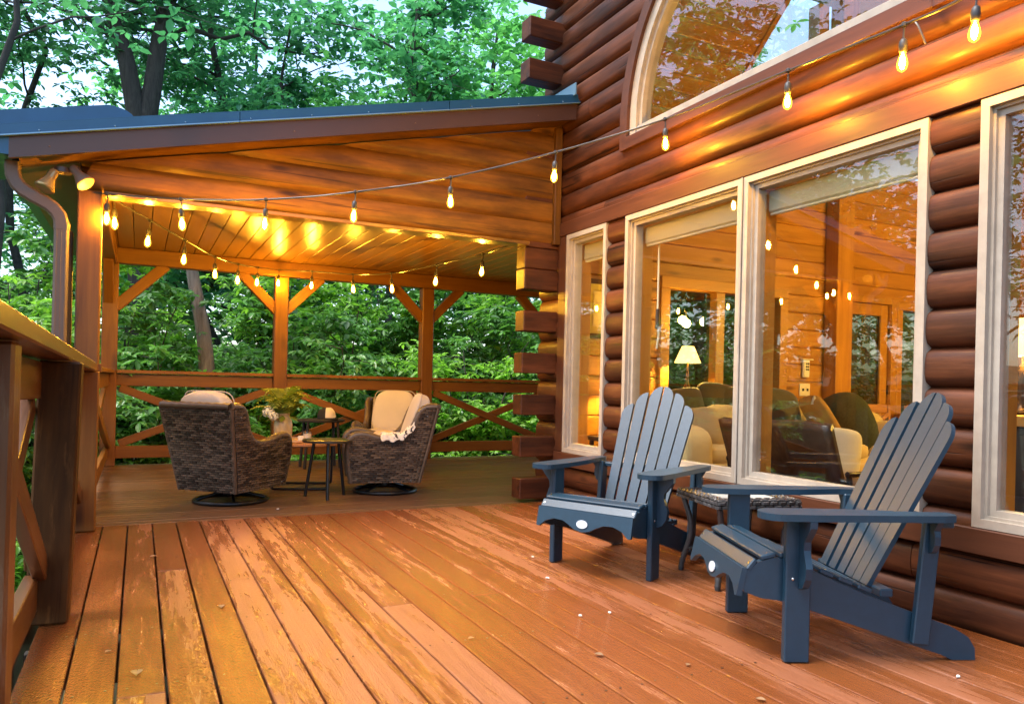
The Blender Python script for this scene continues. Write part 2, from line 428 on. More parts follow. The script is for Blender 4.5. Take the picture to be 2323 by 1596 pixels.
M_['leafA'] = leaf_mat('oval_shrub_leaf', (.065, .175, .050), (.16, .34, .10), .32, .35)
M_['leafB'] = leaf_mat('bright_maple_leaf', (.115, .26, .040), (.24, .44, .080), .42, .45)
M_['leafC'] = leaf_mat('cold_light_canopy_leaf', (.046, .185, .122), (.10, .31, .205), .42, .45)  # blue tint of cold light is put into the canopy leaf colours
M_['leafD'] = leaf_mat('dark_canopy_leaf', (.036, .135, .088), (.080, .24, .15), .42, .4)
M_['leafE'] = leaf_mat('light_canopy_leaf', (.070, .24, .105), (.155, .41, .185), .42, .45)
M_['leafF'] = leaf_mat('deep_woods_leaf', (.042, .115, .034), (.095, .22, .062), .5, .4)
M_['fern'] = leaf_mat('yellow_green_fern', (.12, .175, .022), (.24, .29, .045), .5, .35)
M_['grass'] = leaf_mat('grass_blade', (.045, .12, .025), (.10, .22, .05), .5, .3)
def bark_mat(name, a, b):
    t = NT(name); n = t.noise(t.coords((14, 14, 2.2)), 1., 7, .7, .6); big = t.noise(t.coords((1.5, 1.5, 1.)), 1.3, 3, .5)
    t.p(Base_Color=t.mix(t.ramp(big, (.4, 0.), (.6, .6)), t.ramp(n, (.35, a), (.7, b)), tuple(x * .6 for x in b)), Roughness=.9); t.bump(n, .9, .03); return t.m
M_['bark'] = bark_mat('dark_bark', (.022, .020, .018), (.075, .066, .058))
M_['barkpale'] = bark_mat('pale_bark', (.085, .065, .05), (.34, .28, .23))

# ================================================================== SETTING
# ---- ground: falls away below the deck, climbs gently into the woods
def ground_z(x, y):
    d = max(0., y - 12.) ; e = max(0., -x - 3)
    return -0.75 + 0.065 * d + .03 * e + .10 * math.sin(x * .31 + 1) * math.cos(y * .23)
gb = MB()
def _g(u, v):
    x = -90 + 200 * u; y = -60 + 190 * v
    return (x, y, ground_z(x, y) if y < 60 else ground_z(x, 60))
gb.grid(_g, 100, 95)
tag(gb.build('ground', M_['ground'], None, None, 60), 'dark leafy forest floor around the deck', 'ground', kind='structure')

# ---- the open deck: painted boards running away along the house
deck = root('deck', 'wet orange brown painted deck of long boards', 'deck', (1.4, 2.2, 0)); deck['kind'] = 'structure'
BW = .1425
X0 = -.044 + .003
for k in range(-2, 22):
    xa = X0 + k * BW; w_ = BW - .0075
    if xa > 3.09: break
    xc = xa + w_ / 2
    js = sorted([random.uniform(.8, 4.8)] if random.random() < .55 else [])
    ys = [-1.2] + js + [5.455]
    for a, b in zip(ys[:-1], ys[1:]):
        dz = random.uniform(-.0015, .0015)
        w2 = min(w_, 3.12 - xa)
        bar('plank', (xa + w2 / 2, a + .0015, -.0165 + dz), (xa + w2 / 2, b - .0015, -.0165 + dz), w2, .033, M_['deck'], deck, c=.003)
scr = MB()
for k in range(-2, 22):
    xa = X0 + k * BW
    if xa > 3.0: break
    for y in np.arange(-1, 5.5, .6):
        for dx in (.025, BW - .034):
            scr.lathe([(.0042, .0003), (.0042, .0016), (.002, .0018)], 6, (xa + dx + random.uniform(-.003, .003), y + random.uniform(-.006, .006), .0))
o = scr.build('deck_screws', plain('dark_screw_head', (.05, .03, .02), .4, .6), deck); o['kind'] = 'stuff'
bar('edge_board', (-.385, -1.2, -.10), (-.385, 5.42, -.10), .035, .18, M_['rail'], deck)
for y in np.arange(-1, 5.5, .6):
    bar('joist', (-.35, y, -.115), (3.08, y, -.115), .04, .15, M_['concrete'], deck)

# ---- porch floor: narrower worn boards across, running in behind the house
pf = root('porch_floor', 'worn greyish brown porch floor of narrow boards', 'floor', (2.2, 7.3, 0)); pf['kind'] = 'structure'
y = 5.462; i = 0
while y < 9.08:
    dz = random.uniform(-.0015, .0015)
    bar('floor_board', (-.37, y + .044, -.014 + dz), (6.6, y + .044, -.014 + dz), .088, .03, M_['porchfloor'], pf, c=.003)
    y += .0935
bar('floor_rim', (-.40, 5.46, -.12), (-.40, 9.1, -.12), .03, .19, M_['cedar'], pf)
bar('floor_rim', (-.40, 9.12, -.12), (6.6, 9.12, -.12), .03, .22, M_['cedar'], pf)

# ================================================================== PORCH
porch = root('covered_porch', 'covered porch with cedar posts, log gable and blue metal roof', 'porch', (1.4, 7.2, 0))
CE = M_['cedar']
YB = 9.0
def post(x, y, w, z0, z1, m=CE):
    return bar('post', (x, y, z0), (x, y, z1), w, w, m, porch, up=(0, 1, 0), c=.008)
post(-.297, 5.46, .135, .002, 2.12)
bar('post', (-.415, 5.50, .9), (-.415, 5.50, 1.86), .05, .09, CE, porch, up=(0, 1, 0))
for x in (-.285, 1.457, 3.24, 5.0): post(x, YB, .15, .002, 2.14)
# beams
bar('beam', (-.37, YB, 2.225), (6.6, YB, 2.225), .14, .165, CE, porch, c=.006)
bar('beam', (-.295, 5.60, 2.215), (-.295, 8.92, 2.215), .13, .18, CE, porch, c=.006)
# knee braces
def brace(p0, p1, w=.09, h=.11): return bar('brace', p0, p1, w, h, CE, porch, c=.005)
for x in (1.457, 3.24):
    brace((x - .46, YB, 2.16), (x - .02, YB, 1.72)); brace((x + .46, YB, 2.16), (x + .02, YB, 1.72))
brace((.24, YB, 2.16), (-.24, YB, 1.68)); brace((4.54, YB, 2.16), (4.98, YB, 1.72))
brace((-.30, 8.55, 2.15), (-.30, 8.95, 1.75)); brace((-.30, 6.00, 2.15), (-.30, 5.54, 1.66))
bar('brace', (-.292, 5.59, 2.12), (-.292, 5.59, 1.55), .045, .06, CE, porch, up=(0, 1, 0))
# back railing and side railing
def rail_panel(p0, p1, parent, top=1.02, m=CE, flip=False, cap=True, th=.04):
    p0 = Vector((*p0, 0)); p1 = Vector((*p1, 0)); d = (p1 - p0).normalized(); z = Vector((0, 0, 1))
    if cap: bar('rail_cap', p0 + z * (top - .018), p1 + z * (top - .018), .14, .036, m, parent)
    bar('rail', p0 + z * (top - .105), p1 + z * (top - .105), th, .13, m, parent)
    bar('rail', p0 + z * .148, p1 + z * .148, th, .13, m, parent)
    n = d.cross(z) * (.042)
    a0 = p0 + d * .03 + z * (top - .19); a1 = p1 - d * .03 + z * .235
    b0 = p0 + d * .03 + z * .235; b1 = p1 - d * .03 + z * (top - .19)
    if flip: n = -n
    bar('rail_brace', a0 + n * .52, a1 + n * .52, .04, .085, m, parent); bar('rail_brace', b0 - n * .52, b1 - n * .52, .04, .085, m, parent)
XS = (-.285, 1.457, 3.24, 5.0)
for a, b in zip(XS[:-1], XS[1:]): rail_panel((a + .076, YB - .01), (b - .076, YB - .01), porch)
rail_panel((5.08, YB - .01), (6.6, YB - .01), porch)
rail_panel((-.30, 5.60), (-.30, 8.92), porch)
# ceiling boards run away from the viewer
x = -.36
while x < 6.5:
    bar('ceiling_board', (x + .071, 5.47, 2.318), (x + .071, 9.06, 2.318), .1385, .018, M_['ceiling'], porch, c=.004); x += .145
# gable: log courses under the rake
SL = (3.10 - 2.205) / (3.11 + .70)
def rake_z(x): return 2.205 + (x + .70) * SL           # underside of the rake board
z = 2.12; i = 0
while z < 3.15:
    H = .182
    xl0 = max(-.36, -.70 + (z - 2.205) / SL + .0); xl1 = max(-.36, -.70 + (z + H - 2.205) / SL)
    if xl0 > 3.0: break
    a = (-min(xl0, 3.08), -min(xl1, 3.09)); b = (-3.10, -3.10)
    # local x runs towards -X, so the start is the house side
    log('gable_log', M_['gable'], porch, (-1, 0, 0), (0, 5.45, 0), b, a, z, H, .11, .026)
    z += H; i += 1
bar('corner_board', (3.06, 5.41, 2.12), (3.06, 5.41, 3.08), .06, .05, M_['gable'], porch, up=(0, 1, 0))
bar('beam_trim', (-.22, 5.448, 2.105), (2.80, 5.448, 2.105), .15, .028, M_['ceiling'], porch)
# rake fascia, soffit, metal edge
YR = 5.205
def rk(x, dz): return (x, YR, rake_z(x) + dz)
def rake_piece(name, x0, x1, y0, y1, dz0, dz1, m, parent=porch):
    mb = MB(); P = []
    for x in (x0, x1):
        for yy in (y0, y1):
            for dz in (dz0, dz1): P.append((x, yy, rake_z(x) + dz))
    mb.add(P, [(0, 1, 3, 2), (4, 6, 7, 5), (0, 4, 5, 1), (2, 3, 7, 6), (1, 5, 7, 3), (0, 2, 6, 4)])
    return mb.buildc(name, m, parent)
rake_piece('rake_board', -.70, 3.115, YR - .016, YR + .016, 0, .128, M_['fascia'])
rake_piece('soffit', -.66, 3.08, YR + .018, 5.46, .012, .03, M_['gable'])
rake_piece('soffit', -.70, -.365, 5.47, 9.3, .012, .03, M_['fascia'])
rf = rake_piece('roof', -.76, 3.10, YR + .02, 9.45, .135, .160, M_['bluemetal'])
for (xa, xb) in ((-.78, .55), (.555, 2.0), (2.005, 3.118)):
    t_ = rake_piece('roof_trim', xa, xb, YR - .034, YR - .018, .130, .190, M_['bluemetal'], rf)
    rake_piece('trim_lip', xa, xb, YR - .046, YR - .018, .122, .1295, M_['bluelip'], t_)
rake_piece('roof_trim', -.78, 3.118, YR - .034, YR + .12, .1905, .196, M_['bluemetal'], rf)
for x in np.arange(-.55, 3.1, .39):
    mb = MB().superell((x, YR - .036, rake_z(x) + .142), (.010, .010, .010), 1, 1, 8, 6); mb.buildc('screw', M_['bluelip'], rf, 60)
for x in (-.5, .9, 1.75, 2.75):
    MB().superell((x, YR - .018, rake_z(x) + .05), (.01, .006, .01), 1, 1, 8, 6).buildc('screw', M_['spout'], porch, 60)
# raised blue panel with a rounded end over the eave corner
pl = [(-2.4, 2.20), (-2.4, 2.49 - .36)] 
hump = [(-1.9, 2.13), (-1.9, 2.27), (-.75, 2.495)]
for t in range(7):
    a = t / 6 * math.pi / 2; hump.append((-.20 + .145 * math.sin(a), 2.555 + .07 * math.cos(a)))
hump += [(-.05, 2.53)]
mb = MB(); mb.prism(hump, 1.2, lambda a, b, c: (a, 5.86 + c, b)); mb.buildc('roof_panel', M_['bluemetal'], rf)
# gutter along the eave, downspout with two crimped elbows
gut = MB(); prof = [(-.70, 2.225), (-.70, 2.335), (-.705, 2.335), (-.79, 2.33), (-.80, 2.29), (-.775, 2.225)]
gut.prism(prof, 4.2, lambda a, b, c: (a, 7.29 + c, b)); gt = gut.buildc('gutter', M_['bluemetal'], porch)
def rect_tube(path, w, h, ribs=False):
    mb = MB(); path = [Vector(p) for p in path]; n = len(path); b0 = 0
    for i, p in enumerate(path):
        t = (path[min(i + 1, n - 1)] - path[max(i - 1, 0)]).normalized(); yv = Vector((0, 1, 0)); xv = yv.cross(t).normalized()
        s = 1.0 + (.07 if ribs and i % 2 else 0)
        for (a, b) in ((-1, -.7), (-.7, -1), (.7, -1), (1, -.7), (1, .7), (.7, 1), (-.7, 1), (-1, .7)):
            mb.v.append(tuple(p + xv * a * w / 2 * s + yv * b * h / 2 * s))
    for i in range(n - 1):
        for k in range(8): mb.f.append((i * 8 + k, i * 8 + (k + 1) % 8, (i + 1) * 8 + (k + 1) % 8, (i + 1) * 8 + k))
    mb.f.append(tuple(reversed(range(8)))); mb.f.append(tuple((n - 1) * 8 + k for k in range(8)))
    return mb
YD = 5.36
def arc(c, r, a0, a1, n): return [(c[0] + r * math.cos(RAD(a0 + (a1 - a0) * i / n)), YD, c[1] + r * math.sin(RAD(a0 + (a1 - a0) * i / n))) for i in range(n + 1)]
path1 = [(-.70, YD, 2.225), (-.70, YD, 2.19)] + [(-.70 + dx, YD, 2.19 - dz) for dx, dz in ((.001, .02), (.004, .045), (.012, .07), (.024, .093), (.04, .113), (.06, .13), (.085, .145))]
path2 = [(-.615 + dx, YD, 2.045 - dz) for dx, dz in ((.02, .012), (.05, .027), (.08, .041), (.105, .056), (.127, .073), (.146, .093), (.160, .116), (.168, .14), (.172, .165), (.174, .19))]
ds = rect_tube(path1 + path2, .078, .062, True).buildc('downspout_elbow', M_['spout'], porch, 30)
rect_tube([(-.441, YD, 1.86), (-.446, YD, -.5)], .080, .060).buildc('downspout', M_['spout'], porch)
rect_tube([(-.441, YD, 1.885), (-.441, YD, 1.845)], .086, .066).buildc('downspout_collar', M_['spout'], porch)
for k in range(3):
    bar('downspout_rib', (-.466 + k * .024, YD - .0305, 1.84), (-.470 + k * .024, YD - .0305, -.45), .006, .004, M_['spout'], porch, up=(0, 1, 0), c=.001)
# twin floodlight under the rake
fl = root('floodlight', 'twin floodlight with two unlit reflector lamps under the porch eave', 'floodlight', (-.44, 5.33, 2.19))
MB().lathe([(.05, 0), (.05, .03), (.02, .04)], 16, (-.44, 5.33, 2.185)).buildc('mount', M_['fascia'], fl, 40)
def flood(c, d, m1, m2, nm='lamp'):
    M = frame(d, (0, 0, 1), c) @ Matrix.Rotation(RAD(90), 4, 'Y')
    o = MB().lathe([(.022, -.075), (.028, -.05), (.027, -.02), (.034, 0), (.052, .045), (.056, .055), (.054, .06)], 20).build(nm, m1, fl, M, 40)
    MB().lathe([(.001, .0585), (.050, .0595), (.048, .063), (.001, .066)], 20).build('lens', m2, o, M, 40)
    MB().tube([M @ Vector((0, 0, -.07)), Vector(c) + Vector((0, 0, .05)), (-.44, 5.33, 2.19)], .012, 8).buildc('arm', M_['fascia'], fl, 60)
M_['amberglass'] = plain('amber_reflector', (.45, .30, .13), .15, .55)
M_['lens'] = plain('frosted_lens', (.80, .62, .36), .35)
flood((-.505, 5.27, 2.12), (-.35, -.25, -.85), M_['amberglass'], M_['amberglass'])
flood((-.345, 5.27, 2.165), (.55, -.35, -.75), M_['spout'], M_['lens'])

# ================================================================== HOUSE
house = root('log_house', 'log house wall with dark red brown stained logs and cream windows', 'house', (3.2, 2.6, 0))
LG = M_['log']; XW = 3.14; CH = .1715; ZS = -.031
AC_Y, AC_Z, AC_R = 3.29, 2.85, 1.15
def arch_hw(z):
    if z < 2.70: return None
    if z <= AC_Z: return AC_R
    q = AC_R ** 2 - (z - AC_Z) ** 2
    return math.sqrt(q) if q > 0 else 0.
def cut(spans, lo, hi):
    """remove [lo,hi] (each a (bottom,top) pair) from spans"""
    out = []
    for a, b in spans:
        if hi[0] <= a[0] or lo[0] >= b[0]: out.append((a, b)); continue
        if lo[0] - a[0] > .02: out.append((a, lo))
        if b[0] - hi[0] > .02: out.append((hi, b))
    return out
WIN = [(4.70, 5.282), (2.155, 4.46), (.60, 1.93)]
for k in range(0, 31):
    z0 = ZS + k * CH; z1 = z0 + CH
    sp = [((-1.2, -1.2), (5.74 + random.uniform(-.015, .02),) * 2)]
    if 2 <= k <= 12:
        for a, b in WIN: sp = cut(sp, (a, a), (b, b))
    h0, h1 = arch_hw(z0 + .004), arch_hw(z1)
    if h0 is not None and k >= 16 and (h0 > 0 or h1 > 0):
        sp = cut(sp, (AC_Y - h0, AC_Y - h1), (AC_Y + h0, AC_Y + h1))
    # a few butt joints in the long courses
    if k in (1, 13, 14, 18): sp2 = []; j = {1: 2.2, 13: 4.75, 14: 1.0, 18: 5.0}[k]
    else: sp2 = None
    if sp2 is not None:
        for a, b in sp:
            if a[0] < j < b[0]: sp2 += [(a, (j - .002,) * 2), ((j + .002,) * 2, b)]
            else: sp2.append((a, b))
        sp = sp2
    for a, b in sp:
        log('log', LG, house, (0, 1, 0), (XW, 0, 0), a, b, z0, CH, .13, .044)
# perpendicular wall: round outside, knotty pine planks inside, ends pass the corner
PZ = .028; YI = 5.42
def perp_holes(z0, z1, k):
    H = []
    if 5 <= k <= 10: H.append(((4.16,) * 2, (5.66,) * 2))
    if k <= 10: H.append(((6.43,) * 2, (7.20,) * 2))
    if 1 <= k <= 10: H.append(((7.33,) * 2, (8.3,) * 2))
    if z0 >= 3.25:
        f = lambda z: 5.03 if z < 3.85 else 5.03 + (z - 3.85) * .63
        H.append(((f(z0), f(z1)), (7.9, 7.9)))
    return H
for k in range(-1, 29):
    z0 = PZ + k * CH; z1 = z0 + CH
    box = (k % 2 == 0 or k == 11) and k >= 0
    if box:
        # the squared end that sticks out past the corner
        e = add('log_end', cbox(.36 + random.uniform(-.008, .008), .155, CH - .004, .007), M_['log'], house,
                frame((1, 0, 0), (0, 0, 1), (2.80 + .17, 5.515, z0 + CH / 2)))
    sp = [((3.24, 3.24), (9.2, 9.2))]
    for lo, hi in perp_holes(z0, z1, k): sp = cut(sp, lo, hi)
    for a, b in sp:
        log('inner_log', M_['pine'], house, (1, 0, 0), (0, YI + .13, 0), a, b, z0, CH - .003, .13, .045)
# trims
LT = M_['logtrim']
blk('header_trim', (3.082, -1.2, 2.185), (3.16, 5.44, 2.295), LT, house)
blk('header_trim', (3.106, -1.2, 2.297), (3.17, 5.42, 2.345), LT, house)
blk('sill_trim', (3.074, -1.2, .318), (3.17, 5.40, .424), LT, house)
blk('corner_trim', (3.09, 5.287, .427), (3.18, 5.405, 2.182), LT, house)
# windows: nested cream frame, sash, glass
def rect_frame(y0, y1, z0, z1, w, xa, xb):
    mb = MB()
    for (a, b, c, d) in ((y0, y1, z0, z0 + w), (y0, y1, z1 - w, z1)):
        mb.box(((xa + xb) / 2, (a + b) / 2, (c + d) / 2), (xb - xa, b - a, d - c))
    for (a, b) in ((y0, y0 + w), (y1 - w, y1)):
        mb.box(((xa + xb) / 2, (a + b) / 2, (z0 + z1) / 2), (xb - xa, b - a, z1 - z0 - 2 * w))
    return mb
def window(y0, y1, z0=.427, z1=2.182, blind=True, label=None):
    f = rect_frame(y0, y1, z0, z1, .036, 3.086, 3.20).buildc('window', M_['frame'], house)
    rect_frame(y0 + .036, y1 - .036, z0 + .036, z1 - .036, .012, 3.112, 3.20).buildc('bead', M_['frame'], f)
    rect_frame(y0 + .048, y1 - .048, z0 + .048, z1 - .048, .026, 3.128, 3.19).buildc('sash', M_['frame'], f)
    blk('pane', (3.150, y0 + .07, z0 + .07), (3.156, y1 - .07, z1 - .07), M_['glass'], f, c=.0005)
    blk('inner_casing', (3.20, y0 - .0, z0), (3.30, y0 + .05, z1), M_['pinetrim'], f)
    blk('inner_casing', (3.20, y1 - .05, z0), (3.30, y1, z1), M_['pinetrim'], f)
    blk('inner_sill', (3.20, y0 + .05, z0 - .01), (3.33, y1 - .05, z0 + .03), M_['pinetrim'], f)
    blk('inner_head', (3.20, y0 + .05, z1 - .05), (3.30, y1 - .05, z1), M_['pinetrim'], f)
    if blind:
        b = blk('blind', (3.215, y0 + .06, z1 - .20), (3.255, y1 - .06, z1 - .075), M_['blind'], f, c=.01)
        blk('blind_rail', (3.222, y0 + .07, z1 - .215), (3.246, y1 - .07, z1 - .201), M_['whitepil'], f)
    return f
window(4.703, 5.279)
window(3.296, 4.457); window(2.158, 3.284)
window(.62, 1.927, blind=False)
bar('mullion', (3.079, 3.290, .427), (3.079, 3.290, 2.182), .012, .012, M_['frame'], house, up=(0, 1, 0))
# blind crank on the left big window
MB().tube([(3.27, 4.30, 2.0), (3.27, 4.30, 1.42), (3.275, 4.29, 1.34), (3.28, 4.315, 1.24)], .007, 8).buildc('blind_crank', M_['white'], house, 50)
MB().tube([(3.27, 4.30, 1.52), (3.27, 4.30, 1.38)], .015, 10).buildc('crank_handle', M_['dark'], house, 50)
# arched window
def arch_ring(r0, r1, xa, xb, zb, n=40):
    """flat ring following the arch, r0 inside r1 outside, from the sill up and over"""
    def pts(r):
        P = [(AC_Y + r, zb)]
        for i in range(n + 1):
            a = math.pi * i / n; P.append((AC_Y + r * math.cos(a), AC_Z + r * math.sin(a)))
        P.append((AC_Y - r, zb)); return P
    A = pts(r0); B = pts(r1); m = len(A); mb = MB()
    V = [(xa, y, z) for y, z in A] + [(xa, y, z) for y, z in B] + [(xb, y, z) for y, z in A] + [(xb, y, z) for y, z in B]
    F = []
    for i in range(m - 1):
        F += [(i, i + 1, m + i + 1, m + i), (2 * m + i, 3 * m + i, 3 * m + i + 1, 2 * m + i + 1), (i, 2 * m + i, 2 * m + i + 1, i + 1), (m + i, m + i + 1, 3 * m + i + 1, 3 * m + i)]
    F += [(0, m, 3 * m, 2 * m), (m - 1, 3 * m - 1, 4 * m - 1, 2 * m - 1)]
    return mb.add(V, F)
aw = arch_ring(1.075, 1.150, 3.092, 3.22, 2.742).buildc('arch_window', M_['frame'], house, 30)
arch_ring(1.045, 1.077, 3.12, 3.19, 2.742).buildc('sash', M_['frame'], aw, 30)
blk('sash', (3.10, AC_Y - 1.15, 2.742), (3.19, AC_Y + 1.15, 2.800), M_['frame'], aw)
arch_ring(1.150, 1.235, 3.066, 3.15, 2.655).buildc('arch_casing', LT, house, 30)
blk('arch_sill', (3.062, AC_Y - 1.152, 2.652), (3.16, AC_Y + 1.152, 2.739), LT, house)
gp = MB(); pg = [(AC_Y + 1.05, 2.79)] + [(AC_Y + 1.05 * math.cos(math.pi * i / 30), AC_Z + 1.05 * math.sin(math.pi * i / 30)) for i in range(31)] + [(AC_Y - 1.05, 2.79)]
gp.prism(pg, .006, lambda a, b, c: (3.155 + c, a, b)); gp.buildc('pane', M_['glass'], aw)
# flashing where the porch roof meets the logs
mb = MB(); mb.prism([(5.46, 3.30), (5.46, 3.375), (5.13, 3.365), (5.13, 3.27)], .01, lambda a, b, c: (3.055 + c, a, b)); mb.buildc('flashing', M_['bluelip'], house)
# back wall windows, door, upper window
PT = M_['pinetrim']
def inner_opening(x0, x1, z0, z1, mulls=(), nm='inner_window', w=.10, th=.05):
    f = blk(nm, (x0 - w, YI - .03, z1), (x1 + w, YI + .16, z1 + w), PT, house)
    blk('casing', (x0 - w, YI - .028, z0), (x0, YI + .155, z1 - .002), PT, f); blk('casing', (x1, YI - .028, z0), (x1 + w, YI + .155, z1 - .002), PT, f)
    if z0 > .3: blk('sill', (x0 - w - .03, YI - .06, z0 - .07), (x1 + w + .03, YI + .158, z0 - .002), PT, f)
    xs = [x0] + list(mulls) + [x1]
    for a in mulls: blk('mullion', (a - .05, YI - .022, z0), (a + .05, YI + .12, z1 - .002), PT, f)
    for a, b in zip(xs[:-1], xs[1:]):
        blk('pane', (a + .02, YI + .07, z0 + .01), (b - .02, YI + .076, z1 - .01), M_['glass2'], f, c=.0005)
    return f
inner_opening(4.24, 5.58, .92, 1.86, (4.83,))
inner_opening(7.37, 8.2, .3, 1.86, (), 'sidelight', w=.08)
dr = blk('door', (6.44, YI + .02, .01), (6.55, YI + .07, 1.90), PT, house, axis=2)
blk('door_stile', (7.08, YI + .02, .01), (7.19, YI + .07, 1.90), PT, dr, axis=2)
blk('door_rail', (6.552, YI + .021, 1.78), (7.078, YI + .069, 1.90), PT, dr); blk('door_rail', (6.552, YI + .021, .01), (7.078, YI + .069, .28), PT, dr)
blk('pane', (6.55, YI + .042, .28), (7.08, YI + .048, 1.78), M_['glass2'], dr, c=.0005)
blk('handle_plate', (6.475, YI + .008, .86), (6.515, YI + .018, 1.16), M_['bronze'], dr)
MB().tube([(6.495, YI + .01, .92), (6.495, YI - .04, .92), (6.62, YI - .045, .925)], .011, 8).buildc('door_handle', M_['bronze'], dr, 50)
for z in (.3, 1.0, 1.6): blk('hinge', (7.185, YI + .0, z - .05), (7.205, YI + .018, z + .05), M_['bronze'], dr)
blk('door_casing', (7.205, YI - .02, 0), (7.325, YI + .06, 1.98), PT, house, axis=2)
blk('door_head', (6.43, YI - .02, 1.905), (7.203, YI + .1, 1.985), PT, house)
blk('wall_post', (6.20, YI - .16, 0), (6.425, YI - .002, 4.9), M_['pine'], house, axis=2)
up = MB(); up.prism([(5.03, 3.28), (5.03, 3.85), (5.63, 4.80), (7.9, 4.80), (7.9, 3.28)], .006, lambda a, b, c: (a, YI + .08 + c, b)); u_ = up.buildc('upper_pane', M_['glass'], house)
for xa in (6.03, 6.50, 7.2): blk('upper_mullion', (xa, YI - .01, 3.28), (xa + (.14 if xa < 6.2 else .07), YI + .13, 4.85), M_['pine'], house, axis=2)
bar('upper_casing', (5.03, YI + .06, 3.28), (5.03, YI + .06, 3.87), .05, .14, PT, house, up=(0, 1, 0)); bar('upper_casing', (5.02, YI + .06, 3.86), (5.66, YI + .06, 4.86), .05, .14, PT, house, up=(0, 1, 0))
blk('upper_sill', (5.0, YI - .03, 3.235), (7.9, YI + .14, 3.278), PT, house)
# rest of the room
blk('room_floor', (3.27, -1.1, -.03), (9.2, 5.41, -.002), M_['floorin'], house)
blk('room_ceiling', (3.0, -1.2, 5.05), (9.4, 5.7, 5.12), M_['pine'], house)
blk('room_wall', (9.2, -1.2, -.1), (9.32, 5.6, 5.05), M_['pine'], house, axis=1)
blk('room_wall', (3.02, -1.34, -.1), (9.3, -1.21, 5.05), M_['pine'], house, axis=0)

# ================================================================== NEAR RAILING on the deck's left edge
nr = root('deck_railing', 'weathered wet deck railing with crossed braces at left edge', 'railing', (-.3, 3.3, 0))
RL = M_['rail']
def rz(y): return .978 + (5.35 - y) * .0195       # the cap rises slightly towards the viewer
bar('rail_cap', (-.335, .55, rz(.55) + .033), (-.335, 5.38, rz(5.38) + .033), .20, .054, RL, nr, c=.006)
bar('cap_end', (-.262, 5.40, 1.008), (-.262, 5.47, 1.008), .10, .055, CE, nr)
bar('newel_post', (-.300, 3.44, .002), (-.272, 3.44, rz(3.4)), .145, .145, M_['newel'], nr, up=(0, 1, 0), c=.008)
bar('newel_post', (-.325, 2.13, .002), (-.318, 2.13, rz(2.1)), .12, .12, RL, nr, up=(0, 1, 0), c=.008)
bar('newel_post', (-.29, 5.33, .002), (-.285, 5.33, .985), .13, .10, CE, nr, up=(0, 1, 0), c=.006)
def seg_rail(y0, y1):
    bar('rail', (-.352, y0, rz(y0) - .075), (-.352, y1, rz(y1) - .075), .04, .14, RL, nr)
    bar('rail', (-.352, y0, .13), (-.352, y1, .13), .045, .14, RL, nr)
    bar('rail_brace', (-.322, y0, .86), (-.322, y1, .22), .045, .09, RL, nr); bar('rail_brace', (-.372, y0, .22), (-.372, y1, .86), .045, .09, RL, nr)
seg_rail(2.19, 3.365); seg_rail(3.515, 5.275); seg_rail(.6, 2.07)
# unseen sheet added above the ceiling to keep the daylight out of its joints
blk('ceiling_light_block', (-.36, 5.50, 2.332), (6.6, 9.10, 2.352), M_['fascia'], porch)
blk('porch_rear_roof', (3.16, 5.70, 2.60), (6.8, 9.45, 2.64), M_['bluemetal'], porch)

# ================================================================== THINGS
def place(r, loc, heading, k=1.0):
    """heading: degrees clockwise from +Y that the thing's own +y looks towards"""
    r.matrix_basis = T(*loc) @ Matrix.Rotation(-RAD(heading), 4, 'Z') @ Matrix.Scale(k, 4); return r
def copy_tree(o, parent=None):
    c = o.copy(); COL.objects.link(c); c.parent = parent
    for ch in o.children: copy_tree(ch, c)
    return c

